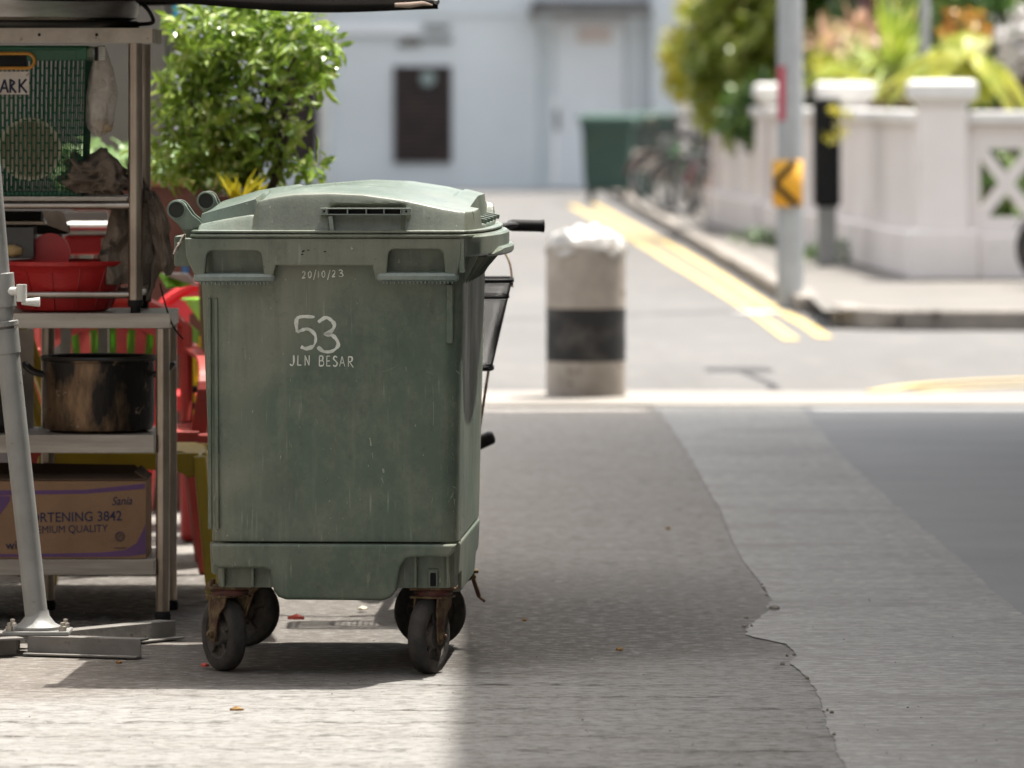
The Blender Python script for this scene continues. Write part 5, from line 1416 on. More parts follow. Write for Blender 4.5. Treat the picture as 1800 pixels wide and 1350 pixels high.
def crate():
    Yc = 20.9; c = Vector((pxx(352,Yc), Yc+.18, 0))
    root = thing('yellow_crate', c, 'bright yellow slotted plastic crate on a red box between chair and bin', 'crate', None)
    a = P(328,598,Yc); e = P(404,752,Yc)
    x0, x1, z0, z1 = a.x, e.x, e.z, a.z; dep = .34
    for yy in (Yc, Yc+dep):
        b = MB(); b.bb(x0,x1,yy,yy+.012,z1-.07,z1); b.bb(x0,x1,yy,yy+.012,z0,z0+.05); b.bb(x0,x1,yy+.001,yy+.011,(z0+z1)/2-.02,(z0+z1)/2+.01)
        for k in range(7): x = x0+(x1-x0)*k/6; b.bb(x-.006,x+.006,yy+.0015,yy+.0105,z0+.05,z1-.07)
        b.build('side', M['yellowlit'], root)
    for xx in (x0, x1-.012):
        b = MB(); b.bb(xx,xx+.012,Yc+.0125,Yc+dep-.0005,z1-.07,z1); b.bb(xx,xx+.012,Yc+.0125,Yc+dep-.0005,z0,z0+.05)
        for k in range(1,6): y = Yc+dep*k/6; b.bb(xx+.001,xx+.011,y-.006,y+.006,z0+.05,z1-.07)
        b.build('side', M['yellowlit'], root)
    b = MB(); b.bb(x0+.012,x1-.012,Yc+.0125,Yc+dep,z0+.001,z0+.012); b.build('bottom', M['yellowlit'], root)
    b = MB(); 
    root2 = thing('red_tub', (c.x,c.y,0), 'deep red plastic box under the yellow crate', 'box')
    b.bb(x0-.02,x1+.05,Yc-.02,Yc+dep+.02,0.004,z0-.045); b.build('body', M['red'], root2, bevel=.02)
    b = MB(); b.bb(x0-.035,x1+.065,Yc-.035,Yc+dep+.035,z0-.044,z0-.001); b.build('lid', M['red'], root2, bevel=.008)
    # black and white cable coil hanging on the crate
    o = P(343,699,Yc-.02); root3 = thing('black_cable', o, 'coil of black cable hanging on the yellow crate', 'cable')
    b = MB()
    for r, dx in ((.020,0),(.026,.004),(.033,-.003)): b.tube([o+Vector((dx+r*math.cos(2*math.pi*k/24), dx, r*math.sin(2*math.pi*k/24))) for k in range(24)], .005, 6, closed=True)
    b.build('coil', M['black'], root3)
    # lime green leaf-like basin above
    Yl = 20.6; c = P(318,590,Yl); root4 = thing('lime_basin', (c.x,Yl,c.z-.06), 'lime green plastic basin resting on the crate', 'basin')
    b = MB(); b.lathe([(0,.0),(.06,.0),(.085,.035),(.115,.075),(.125,.078),(.125,.082),(.112,.081),(.08,.04),(.055,.008),(0,.006)], (c.x+.045,Yl+.36,z1+.002), 40); b.build('bowl', M['lime'], root4); root4.location = (c.x+.045, Yl+.36, z1+.002); 
    for ch in root4.children: ch.parent = root4
crate()

def lime_bits():
    # green striped basket behind the red chair's slats
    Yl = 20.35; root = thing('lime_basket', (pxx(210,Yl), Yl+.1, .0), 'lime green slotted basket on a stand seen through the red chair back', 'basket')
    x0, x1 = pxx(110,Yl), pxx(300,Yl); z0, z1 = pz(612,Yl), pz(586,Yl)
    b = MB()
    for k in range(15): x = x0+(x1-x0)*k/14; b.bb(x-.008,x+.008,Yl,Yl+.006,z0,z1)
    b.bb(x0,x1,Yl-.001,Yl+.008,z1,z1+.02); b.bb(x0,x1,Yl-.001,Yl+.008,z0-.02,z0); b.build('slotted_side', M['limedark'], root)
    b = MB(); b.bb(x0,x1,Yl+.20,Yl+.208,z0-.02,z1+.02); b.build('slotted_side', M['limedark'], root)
    b = MB(); b.bb(x0,x1,Yl+.009,Yl+.199,z0-.02,z0-.01); b.build('bottom', M['lime'], root)
    for px in (118,292):
        b = MB(); a = P(px,600,Yl); b.bb(a.x-.012,a.x+.012,Yl+.08,Yl+.104,0,z0-.021); b.build('stand_leg', M['greypaint'], root)
    # folded lime and white umbrella cloth standing behind the bin corner
    Yu = 20.2; root = thing('lime_cloth', P(318,520,Yu), 'lime green and white striped cloth hanging over the red chair', 'cloth')
    def fold(name, pts, m, dy=0.):
        b = MB(); vs = [P(x,y,Yu+dy+.03*math.sin(x*.3)) for x, y in pts]; n = len(vs); b.add(vs, [tuple(range(n))]); o = b.build(name, m, root); md = o.modifiers.new('t','SOLIDIFY'); md.thickness = .006
    fold('green_fold', [(278,480),(300,490),(336,500),(318,506),(292,506)], M['lime'])
    fold('white_fold', [(286,478),(330,480),(348,500),(318,496)], M['foam'], .03)
    fold('blue_print', [(322,462),(334,472),(332,484),(322,480)], M['blue'], .05)
    fold('green_fold', [(240,536),(262,526),(282,540),(268,548),(244,548)], M['lime'], .02)
    fold('green_fold', [(302,575),(322,560),(350,582),(350,604),(322,596)], M['lime'], .04)
    Yb = 19.6; root = thing('blue_bag', (pxx(88,Yb), Yb, 0), 'small blue bag standing under the yellow chair', 'bag')
    b = MB(); b.loft([[P(78,840,Yb),P(100,840,Yb),P(100,840,Yb+.1),P(78,840,Yb+.1)],[P(76,822,Yb),P(99,826,Yb),P(99,826,Yb+.1),P(76,822,Yb+.1)],[P(79,802,Yb),P(84,806,Yb+.05),P(84,806,Yb+.06),P(79,802,Yb+.06)]]); b.build('bag_body', M['blue'], root)
    b = MB(); a = P(88,840,Yb); b.bb(a.x-.08,a.x+.08,Yb-.02,Yb+.12,0.004,a.z-.001); b.build('crate_base', M['cardin'], root)
lime_bits()

# ------------------------------------------------------------------ grey wall, planter and shrub
def leaf_cluster(b, c, d, up, L, wdt, rnd):
    """one pointed leaf, slightly folded along its midrib"""
    d = d.normalized(); s_ = d.cross(up); s_ = s_.normalized() if s_.length > 1e-4 else Vector((1,0,0)); n = s_.cross(d)
    b.add([c, c+d*L*.35+s_*wdt/2+n*wdt*.15, c+d*L*.72+s_*wdt*.38+n*wdt*.1, c+d*L-n*L*.12, c+d*L*.72-s_*wdt*.38+n*wdt*.1, c+d*L*.35-s_*wdt/2+n*wdt*.15, c+d*L*.5-n*0],
          [(0,1,6),(1,2,6),(2,3,6),(3,4,6),(4,5,6),(5,0,6)])
def foliage(blobs, nsprig, L, wdt, seed, per=6, upb=.5):
    """sprigs of leaves spread through ellipsoid blobs: (centre, radii, weight)"""
    rnd = random.Random(seed); b = MB(); tot = sum(q[2] for q in blobs)
    for c, r, wt in blobs:
        for _ in range(int(nsprig*wt/tot)):
            while True:
                p = Vector((rnd.uniform(-1,1), rnd.uniform(-1,1), rnd.uniform(-1,1)))
                if p.length <= 1: break
            if rnd.random() < .45: p = p.normalized()*rnd.uniform(.75,1.06)
            q = c+Vector((p.x*r[0], p.y*r[1], p.z*r[2]))
            axis = (p*.8+Vector((rnd.gauss(0,.4), rnd.gauss(0,.4), rnd.gauss(upb,.4)))).normalized()
            lf = rnd.uniform(.6,1.35)
            for k in range(per):
                a = 2*math.pi*k/per*1.62+rnd.random(); s_ = axis.orthogonal().normalized(); t = axis.cross(s_)
                d = (s_*math.cos(a)+t*math.sin(a)+axis*rnd.uniform(.1,.9)+Vector((0,0,-.15)))
                leaf_cluster(b, q+axis*L*.22*k*lf, d, axis, L*lf*rnd.uniform(.65,1.2), wdt*rnd.uniform(.7,1.15), rnd)
    return b
def left_background():
    Yw = 23.0
    root = thing('grey_wall', (-2.4,Yw+.1,0), 'plain grey rendered end wall behind the food stall', 'wall')
    b = MB(); xe = pxx(291,Yw); b.bb(-6, xe, Yw, Yw+.2, 0, 3.6); b.build('wall', M['wallgrey'], root)
    b = MB(); b.bb(xe+.002, xe+.03, Yw+.03, Yw+.14, 0, 3.4); b.build('corner_strip', M['wallgrey'], root)
    b = MB(); b.tube(smoothpath([P(310,-120,Yw-.1),P(308,0,Yw-.1),P(311,50,Yw-.1)],5), .009, 6)
    r_ = thing('blue_rope', P(310,0,Yw-.1), 'blue rope with knotted brown end hanging by the grey wall corner', 'rope'); rp = b.build('rope', M['rope'], r_)
    b = MB(); kp = P(309,55,Yw-.1); b.grid(lambda u,v: kp+Vector((.017*math.cos(6.28*u)*math.sin(3.14*v),.017*math.sin(6.28*u)*math.sin(3.14*v),.014*math.cos(3.14*v))), 12, 8); b.build('knot', M['rope'], r_)
    b = MB(); b.tube([P(308,60,Yw-.1), P(306,90,Yw-.1)], .006, 6); b.build('frayed_end', M['trunk'], r_)
    # long planter
    Yp = 22.45; x0, x1 = pxx(120,Yp), pxx(392,Yp); zt = pz(317,Yp); dep = .42
    root = thing('trough_planter', ((x0+x1)/2, Yp+dep/2, 0), 'tall reddish brown trough planter full of pale low leaves', 'planter')
    b = MB(); b.loft([rrect(x0+.03,x1-.03,Yp+.03,Yp+dep-.03,0.004,.03),rrect(x0+.01,x1-.01,Yp+.01,Yp+dep-.01,zt-.02,.03)]); b.build('trough', M['terracotta'], root)
    b = MB(); b.loft([rrect(x0-.006,x1+.006,Yp-.006,Yp+dep+.006,zt-.02,.03),rrect(x0-.006,x1+.006,Yp-.006,Yp+dep+.006,zt,.03),rrect(x0+.02,x1-.02,Yp+.02,Yp+dep-.02,zt-.001,.02)]); b.build('rim', M['planterrim'], root)
    rnd = random.Random(5); blobs = [(Vector((x0+(x1-x0)*t, Yp+.10+.2*(k%2), zt+.03)), (.10,.12,.06), 1) for k, t in enumerate((.1,.3,.45,.6,.75,.88,.97))]
    foliage(blobs, 240, .045, .034, 6, per=5, upb=.8).build('low_leaves', M['leafpale'], root, recalc=False)
    # main shrub in a pot standing behind the bin
    Ys = 20.4; cs = Vector((pxx(440,Ys), Ys, 0))
    root = thing('leafy_shrub', cs, 'dense bright green leafy shrub in a pot behind the bin lid', 'shrub')
    b = MB(); zt2 = pz(322,Ys)-.04
    b.lathe([(0,.004),(.13,.004),(.17,zt2-.05),(.19,zt2-.05),(.19,zt2),(.165,zt2),(.16,zt2-.03),(0,zt2-.03)], cs, 36); b.build('pot', M['terracotta'], root)
    b = MB(); rnd = random.Random(3)
    for k in range(9):
        px = rnd.uniform(330,560); py = rnd.uniform(60,200); e = P(px,py,Ys+rnd.uniform(-.12,.15)); s_ = cs+Vector((rnd.uniform(-.06,.06),rnd.uniform(-.06,.06),zt2-.04))
        m_ = s_.lerp(e,.5)+Vector((rnd.uniform(-.05,.05),0,.04)); b.tube(smoothpath([s_,m_,e],5), [.012-.009*i/10 for i in range(11)], 6)
    b.build('stems', M['trunk'], root)
    def B(px, py, rx, ry, wt, dy=0, ryy=.14): return (P(px,py,Ys+dy), (rx/F*Ys, ryy, ry/F*Ys), wt)
    blobs = [B(350,60,38,30,1.1), B(415,58,45,30,1.5), B(475,48,40,24,1.0), B(520,72,30,24,.8), B(562,90,22,18,.55), B(572,130,14,12,.3), B(385,120,48,30,1.5), B(445,115,46,30,1.3), B(508,128,30,24,.6), B(335,130,24,26,.5), B(312,165,16,12,.25),
             B(345,185,36,26,.8), B(405,175,40,28,1.2), B(462,188,26,22,.45), B(532,182,13,18,.3), B(380,235,48,28,1.3), B(320,215,18,16,.3), B(430,240,32,24,.8), B(520,225,12,14,.2), B(330,270,48,24,1.1), B(400,285,46,26,1.2), B(462,285,36,28,.8), B(508,298,22,18,.4), B(300,300,30,16,.6), B(488,236,12,14,.12)]
    foliage(blobs, 400, .058, .025, 8, per=7).build('foliage', M['leaf'], root, recalc=False)
    # croton with yellow blades
    Yc = 20.0; cc = Vector((pxx(424,Yc), Yc, 0)); root = thing('croton_plant', cc, 'small plant with upright yellow and green blades right behind the bin lid', 'plant')
    b = MB(); zp = pz(352,Yc)-.02; b.lathe([(0,.004),(.07,.004),(.09,zp),(.08,zp),(.075,zp-.02),(0,zp-.02)], cc, 28); b.build('pot', M['terracotta'], root)
    b = MB(); rnd = random.Random(2)
    for k in range(26):
        a = rnd.uniform(0,6.28); sp = rnd.uniform(.1,.9); d = Vector((math.cos(a)*sp, math.sin(a)*sp, 1)); leaf_cluster(b, cc+Vector((0,0,zp-.02)), d, Vector((math.sin(a),-math.cos(a),.3)), rnd.uniform(.09,.155), .022, rnd)
    b.build('blades', M['leafyellow'], root, recalc=False)
left_background()

# loose litter
def litter(nm, cat, label, px, py, sz, m, seed, asp=(1,.6), group=None):
    c = G(px, py); rnd = random.Random(seed); b = MB(); n = 9
    pts = [Vector((c.x+sz*asp[0]*(1+.4*rnd.uniform(-1,1))*math.cos(6.283*k/n), c.y+sz*asp[1]*2*(1+.4*rnd.uniform(-1,1))*math.sin(6.283*k/n), .010+sz*.30*rnd.random())) for k in range(n)]
    b.add(pts+[Vector((c.x,c.y,.012+sz*.5))], [(k,(k+1)%n,n) for k in range(n)]); b.add([p-Vector((0,0,p.z-.0065)) for p in pts]+pts, [(k,(k+1)%n,n+(k+1)%n,n+k) for k in range(n)])
    o = b.build(nm, m, recalc=True); tag(o, label, cat, group)
litter('dry_leaf','leaf','yellow dry leaf scrap on the dark concrete right of the bin',1090,1148,.010,M['leafdry'],1)
litter('dry_leaf','leaf','small brown leaf on the pale slab in front of the bin shadow',416,1254,.011,M['leafdry'],2,(1.1,.4))
litter('dry_leaf','leaf','orange leaf crumb in the shadow right of the parasol foot',210,1171,.008,M['leafdry'],3)
litter('paper_scrap','litter','thin red scrap lying on the sunny ground under the bin',522,1093,.020,M['litterred'],4,(1,.12))
litter('paper_scrap','litter','pale crumb beyond the red scrap under the bin',637,1076,.012,M['litterpale'],5)
litter('paper_scrap','litter','pinkish scrap just left of the front left castor',360,1176,.009,M['litterred'],6)
litter('stone_chip','stone','flat grey stone chip at the ragged edge of the cement strip',1361,1075,.017,M['kerb'],7,(1,.5))
litter('dry_leaf','leaf','reddish brown leaf on the shaded alley far right of the bin',1174,934,.010,M['leafdry'],8)
litter('dry_leaf','leaf','tiny brown leaf beside the rear castor on the dark ground',922,1096,.006,M['leafdry'],9)
litter('bottle_cap','litter','small green scrap against the parasol foot iron',120,1152,.010,M['greenplastic'],10)

# crumbs of broken concrete along the seam of the cement strip
rndc = random.Random(31)
for k in range(14):
    px, py = rndc.choice(LE[6:17]); px += rndc.uniform(-14,10); py += rndc.uniform(-14,14)
    litter('stone_chip','stone','small grey concrete crumb along the ragged seam of the cement strip', px, py, rndc.uniform(.003,.006), M['kerb'], 50+k, (1,.6), 'concrete crumbs along the seam')
def grit():
    b = MB(); rnd = random.Random(12)
    for k in range(420):
        Y = 13.8+7*rnd.random()**1.6; X = rnd.uniform(-1.3, 1.7)*(Y/15); r = rnd.uniform(.0009,.0022)*(1 if rnd.random() > .03 else 1.8)
        b.cur = 0 if rnd.random() < .45 else 1
        c = Vector((X, Y, .0045+r*.4)); q = [c+Vector((r*rnd.uniform(.7,1.3)*math.cos(a), r*rnd.uniform(.7,1.3)*math.sin(a), 0)) for a in (0,1.6,3.1,4.7)]
        b.add(q+[c+Vector((0,0,r*.7)), c-Vector((0,0,r*.5))], [(0,1,4),(1,2,4),(2,3,4),(3,0,4),(1,0,5),(2,1,5),(3,2,5),(0,3,5)])
    o = b.build('loose_grit', [pbr('grit_light', (.42,.40,.37), None, rough=.9), pbr('grit_dark', (.05,.045,.04), None, rough=.9)], recalc=False)
    tag(o, 'fine loose grit scattered over the alley concrete around the large bin', 'grit', kind='stuff')
grit()

# ================================================================== FAR END OF THE STREET
def far_building():
    Yb = 98.0
    root = thing('far_building', (0,Yb+2,0), 'pale blue grey building closing the far end of the street with door and louvred window', 'building')
    def X(px): return pxx(px,Yb)
    def Z(py): return pz(py,Yb)
    b = MB(); b.bb(-16, X(944), Yb, Yb+6, 0, 6.5); b.bb(X(944)+.0, X(975), Yb+.25, Yb+6.01, 0, 6.49); b.bb(X(975),X(1102),Yb+.25,Yb+6.0,Z(28),6.48); b.bb(X(1102),X(1146),Yb+.25,Yb+6.01,0,6.49); b.bb(X(1146), 16, Yb-.02, Yb+6, 0, 6.5)
    b.build('wall', M['farwall'], root)
    b = MB(); b.bb(-16,16.1,Yb-.3,Yb+6.2,6.5,6.8); b.build('roof', M['ledge'], root)
    b = MB(); b.bb(X(976),X(1101),Yb+.33,Yb+.40,.02,Z(30)); d = b.build('door', M['fardoor'], root)
    b = MB(); b.bb(X(973),X(984),Yb+.27,Yb+.325,Z(228),Z(192)); b.build('door_handle', M['greypaint'], d, bevel=.01)
    b = MB(); b.bb(X(1015),X(1075),Yb+.322,Yb+.329,Z(75),Z(45)); b.build('door_sign', pbr('faded_sign',(.60,.50,.45),(.5,.45,.42)), d)
    b = MB(); b.bb(X(930),X(1146),Yb-.45,Yb-.021,Z(30),Z(14)); b.build('door_canopy', M['ledge'], root, bevel=.01)
    b = MB(); b.bb(X(930)+.05,X(1140),Yb-.30,Yb-.022,Z(12),Z(2)); b.build('window_shutter', M['louvre'], root)
    def louvre(px0, py0, px1, py1):
        b = MB(); x0, x1, z0, z1 = X(px0), X(px1), Z(py1), Z(py0); f = .05
        b.bb(x0,x0+f,Yb-.05,Yb-.001,z0,z1); b.bb(x1-f,x1,Yb-.05,Yb-.001,z0,z1); b.bb(x0+f,x1-f,Yb-.05,Yb-.001,z0,z0+f); b.bb(x0+f,x1-f,Yb-.05,Yb-.001,z1-f,z1)
        fr_ = b.build('louvred_window', M['louvre'], root)
        b = MB(); n = 18
        for k in range(n): z = z0+f+(z1-z0-2*f)*(k+.5)/n; b.box(((x0+x1)/2,Yb-.025,z),(x1-x0-2*f,.05,.012),Matrix.Rotation(R(35),3,'X'))
        b.bb(x0+f,x1-f,Yb-.0009,Yb-.0005,z0+f,z1-f); b.build('louvre_slats', M['louvre'], fr_); return fr_
    fr_ = louvre(692,116,794,286)
    b = MB(); c = Vector((X(752),Yb-.056,Z(138))); b.lathe([(0,0),(.11,0),(.12,-.03),(0,-.03)], c, 24, 'y'); b.build('vent_fan', pbr('fan_grey',(.20,.25,.24),None), fr_)
    louvre(470,116,562,286)
    b = MB(); b.bb(X(560),X(579),Yb-.16,Yb-.002,0,Z(-200)); b.build('downpipe', M['whiteplastic'], root, bevel=.04)
    b = MB(); b.bb(-12,X(735),Yb-.10,Yb-.003,Z(60),Z(40)); b.build('wall_ledge', M['fardoor'], root)
    for i, (a, e, py) in enumerate(((712,795,70),(745,792,48),(700,740,78))):
        b = MB(); b.bb(X(a),X(e),Yb-.05,Yb-.0035,Z(py+4),Z(py-4)); b.build('vent_grille', M['ledge'], root)
    b = MB(); b.bb(-15.9,X(930)-.2,Yb-.03,Yb-.002,Z(26),Z(20)); b.build('string_course', M['farwall'], root)
far_building()
def side_building():
    root = thing('side_building', (-9,70,0), 'long grey building lining the left side of the road beyond the crossing', 'building')
    b = MB(); b.bb(-16,-7.5,45,97.9,0,7); b.build('wall', M['wallgrey'], root)
    b = MB(); b.bb(-16.1,-7.3,44.8,97.95,7.001,7.3); b.build('roof', M['terracotta'], root)
side_building()

def far_bin(loc, rz, label):
    root = thing('wheeled_bin', loc, label, 'bin', 'green bins at the far end of the road', rz)
    b = MB(); b.loft([rrect(-.27,.27,.08,1.02,.19,.04), rrect(-.30,.30,.04,1.12,.33,.05), rrect(-.325,.325,.02,1.16,.98,.05), rrect(-.345,.345,0,1.19,1.0,.04,bulge=.05), rrect(-.345,.345,0,1.19,1.09,.04,bulge=.06)]); b.build('body', M['darkgreen'], root, local=True, angle=50)
    b = MB(); b.loft([rrect(-.40,.35,-.01,1.2,1.095,.03,bulge=.05), rrect(-.40,.35,-.01,1.2,1.125,.03,bulge=.05), rrect(-.33,.30,.04,1.15,1.17,.05), rrect(-.2,.18,.2,1.0,1.19,.1)]); b.build('lid', M['darkgreen'], root, local=True, angle=40)
    for sx in (-.22,.22):
        b = MB(); b.box((sx,-.005,.95),(.16,.03,.025)); b.build('grab_rail', M['darkgreen'], root, bevel=.006, local=True)
        for y in (.16,.95):
            b = MB(); b.bb(sx-.03,sx-.024,y-.04,y+.04,.09,.20); b.bb(sx+.024,sx+.03,y-.04,y+.04,.09,.20); b.bb(sx-.03,sx+.03,y-.04,y+.04,.2002,.21); f = b.build('castor', M['rust'], root, local=True)
            b = MB(); b.lathe([(0,-.02),(.095,-.02),(.10,0),(.095,.02),(0,.02)], (sx,y,.1), 24, 'x'); b.build('wheel', M['black'], f, local=True)
    return root
c = G(1066,360); far_bin((c.x+.0, c.y, .006), R(-3), 'dark green wheeled bin standing on the yellow lines, nearer of the two far bins')
far_bin((c.x+.72, c.y+4.2, .006), R(-6), 'dark green wheeled bin half hidden behind its twin, in front of the far wall')

g = 'bicycles parked against the garden wall'
for (px, Y, rz, m, lab) in ((1272,69,62,M['bikered'],'dark red bicycle nearest the garden wall pillar in the row'),
                            (1248,70.5,118,M['bikeblack'],'black bicycle second from the garden wall in the row, without basket'),
                            (1226,72.5,66,M['bikeblack'],'black bicycle with basket in the middle of the row'),
                            (1212,74.5,112,M['bikegreen'],'green bicycle with black basket between the black one and the far bins'),
                            (1204,77,70,M['bikered'],'dark red bicycle at the far end of the row, beside the far bins'),
                            (1258,71.6,25,M['bikeblack'],'black bicycle turned sideways behind the dark red one by the pillar'),
                            (1236,75.2,160,M['bikeblack'],'black bicycle turned sideways behind the green bicycle'),
                            (1216,78.5,20,M['bikered'],'dark red bicycle turned sideways at the back of the row')):
    o = make_bicycle(m, lab, (pxx(px,Y), Y, .12), R(rz), g, basket=(rz != 118))
# pale crate behind the bikes
root = thing('white_carton', (pxx(1140,83.5),83.5,.0), 'pale cream carton standing between the far bins and bicycles', 'box')
b = MB(); a = P(1114,266,83.5); e = P(1156,300,83.5); b.bb(a.x,e.x,83.5,83.9,e.z,a.z); b.build('carton', M['pale'], root, bevel=.01)
b = MB(); b.bb(a.x+.02,e.x-.02,83.52,83.88,.01,e.z-.001); b.build('trolley', M['darkgreen'], root, bevel=.01)

# ------------------------------------------------------------------ street pole with the chevron sign
def street_pole():
    c = G(1389, 545); s_ = F/c.y; r = 23.5/s_
    root = thing('street_pole', (c.x,c.y,0), 'tall grey metal street pole with a yellow sign and a black arrow', 'pole')
    b = MB(); b.lathe([(r*1.0,.0),(r,.3),(r*.93,3.0),(r*.8,8.0),(r*.3,8.02),(0,8.03)], (c.x,c.y,.006), 36); b.build('shaft', M['galv'], root)
    b = MB(); b.tube([Vector((c.x,c.y,7.9)), Vector((c.x-.5,c.y,8.3)), Vector((c.x-1.8,c.y,8.4))], .05, 10); b.build('lamp_arm', M['galv'], root)
    b = MB(); b.box((c.x-2.05,c.y,8.38),(.6,.25,.12)); b.build('lamp_head', M['galv'], root, bevel=.03)
    # sign plate slightly curved round the pole
    Ys = c.y-r-.02; x0, x1 = pxx(1359,Ys), pxx(1411,Ys); z0, z1 = pz(363,Ys), pz(282,Ys)
    def plate(u, v, d):
        return Vector((x0+(x1-x0)*u, Ys+.05*(2*u-1)**2-d, z0+(z1-z0)*v))
    b = MB(); b.grid(lambda u,v: plate(u,v,0), 12, 2); sg = b.build('sign_plate', M['signyellow'], root); md = sg.modifiers.new('t','SOLIDIFY'); md.thickness = .003; md.offset = 1
    b = MB()
    def band(p0, p1, w_, n=10):
        vs = []; dx, dy = p1[0]-p0[0], p1[1]-p0[1]; L_ = math.hypot(dx,dy); nx, ny = -dy/L_*w_, dx/L_*w_
        for k in range(n+1):
            t = k/n; u, v = p0[0]+dx*t, p0[1]+dy*t
            vs += [plate(min(1,max(0,u+nx)), min(1,max(0,v+ny)), .007), plate(min(1,max(0,u-nx)), min(1,max(0,v-ny)), .007)]
        b.add(vs, [(2*i,2*i+1,2*i+3,2*i+2) for i in range(n)])
    band((.80,1.0),(.02,.50),.085); band((.02,.50),(.85,.0),.085)
    b.build('arrow', M['black'], sg, recalc=False)
    b = MB()
    def stick(u, v):
        a = R(205+42*u); return Vector((c.x+(r+.003)*math.cos(a), c.y+(r+.003)*math.sin(a), pz(212,c.y)+(pz(116,c.y)-pz(212,c.y))*v))
    b.grid(stick, 6, 1); b.build('red_sticker', M['sticker'], root, recalc=False)
street_pole()
# thin pole behind the garden wall
root = thing('thin_post', (pxx(1626,50),50,0), 'thin pale metal post among the garden plants behind the white wall', 'post')
b = MB(); x = pxx(1626,50); b.tube([Vector((x,50,.0)), Vector((x,50,4.2))], .036, 14); b.build('tube', M['galv'], root)
b = MB(); b.lathe([(.036,4.2),(.05,4.2),(.05,4.24),(0,4.26)], (x,50,0), 14); b.build('cap', M['galv'], root)

# ------------------------------------------------------------------ white garden wall
def garden_wall():
    root = thing('garden_wall', (3.2,46.6,.115), 'white painted garden wall with capped pillars, coping and crossed openings', 'wall')
    zg = .1155
    def wx(Y): return 3.06-.042*(Y-46.6)
    pill = []
    for k, Y in enumerate((46.6, 54.0, 60.5, 66.8)):
        x = wx(Y); pill.append((x, Y))
    front = [(3.06+1.75*j, 46.6-.03*j) for j in range(1,6)]
    for (x, Y) in pill+front:
        z1 = CH-(140-HY)/F*46.6
        b = MB(); b.bb(x-.245,x+.245,Y-.245,Y+.245,zg,.47); b.build('plinth', M['gardenwall'], root, bevel=.02)
        b = MB(); b.bb(x-.172,x+.172,Y-.172,Y+.172,.4702,1.345); p = b.build('pillar', M['gardenwall'], root, bevel=.012)
        b = MB()
        def sq(h, z): return [Vector((x-h,Y-h,z)),Vector((x+h,Y-h,z)),Vector((x+h,Y+h,z)),Vector((x-h,Y+h,z))]
        b.loft([sq(.172,1.3452),sq(.185,1.37),sq(.225,1.40),sq(.24,1.42),sq(.24,z1-.03),sq(.20,z1)], smooth=False); b.build('pillar_cap', M['gardencap'], p, bevel=.006)
    def span(a, e, lattice=False):
        (xa, ya), (xb, yb_) = a, e; d = Vector((xb-xa,yb_-ya,0)); L_ = d.length; t = d/L_; nrm = Vector((-t.y,t.x,0)); m = Vector(((xa+xb)/2,(ya+yb_)/2,0)); rot = Matrix.Rotation(math.atan2(t.y,t.x),3,'Z'); W = L_-.36
        b = MB(); b.box(m+Vector((0,0,(zg+.44)/2)),(L_-.50,.40,.44-zg),rot); b.build('base_course', M['gardenwall'], root, bevel=.015)
        b = MB(); b.box(m+Vector((0,0,1.27)),(W,.30,.09),rot); b.build('coping', M['gardencap'], root, bevel=.015)
        if not lattice:
            b = MB(); b.box(m+Vector((0,0,.832)),(W,.20,.782),rot); b.build('wall_panel', M['gardenwall'], root)
        else:
            n = 3; pw = W/n; z0, z1 = .4405, 1.224; outl = [(-W/2,z0),(W/2,z0),(W/2,z1),(-W/2,z1)]; holes = []
            hz0, hz1 = .56, 1.045; bw = .043
            for k in range(n):
                cx = -W/2+pw*(k+.5)+.05; hw = .19; cz = (hz0+hz1)/2; hh = (hz1-hz0)/2
                sl_ = hh/hw
                ox = bw*math.hypot(1,sl_)/sl_; oz = bw*math.hypot(1,sl_)
                holes += [[(cx-hw+ox,hz1),(cx+hw-ox,hz1),(cx,cz+oz)], [(cx-hw+ox,hz0),(cx+hw-ox,hz0),(cx,cz-oz)],
                          [(cx-hw,hz0+oz),(cx-hw,hz1-oz),(cx-ox,cz)], [(cx+hw,hz0+oz),(cx+hw,hz1-oz),(cx+ox,cz)]]
            b = MB(); b.curveplate([outl]+holes, lambda x, z, d_: m+t*x+nrm*d_+Vector((0,0,z)), .14, .004); b.build('lattice_panel', M['gardenwall'], root)
    for a, e in zip(pill, pill[1:]): span(a, e)
    for a, e in zip([pill[0]]+front, front): span(a, e, True)
garden_wall()

root = thing('gate_pillar', (pxx(1215,86),86,.0), 'white capped gate pillar far down the road beyond the bicycles', 'pillar')
x = pxx(1215,86); b = MB(); b.bb(x-.17,x+.17,85.83,86.17,.0,1.58); b.build('shaft', M['gardenwall'], root)
b = MB(); b.bb(x-.24,x+.24,85.76,86.24,1.581,1.70); b.build('cap', M['gardencap'], root, bevel=.02)
def black_post():
    Y = 50.0; x0, x1 = pxx(1431,Y), pxx(1478,Y)
    root = thing('black_box', ((x0+x1)/2,Y,0), 'tall narrow black box on a grey stand against the white garden wall', 'cabinet')
    b = MB(); b.bb(x0,x1,Y,Y+.24,pz(364,Y),pz(178,Y)); b.build('cabinet', M['black'], root, bevel=.03)
    b = MB(); b.bb(x0+.03,x1-.03,Y+.03,Y+.2,.118,pz(364,Y)-.001); b.build('stand', M['greypaint'], root, bevel=.01)
    b = MB(); b.bb(x0-.01,x1+.01,Y-.01,Y+.25,pz(178,Y)+.0005,pz(172,Y)); b.build('top_cap', M['bikeblack'], root, bevel=.01)
black_post()

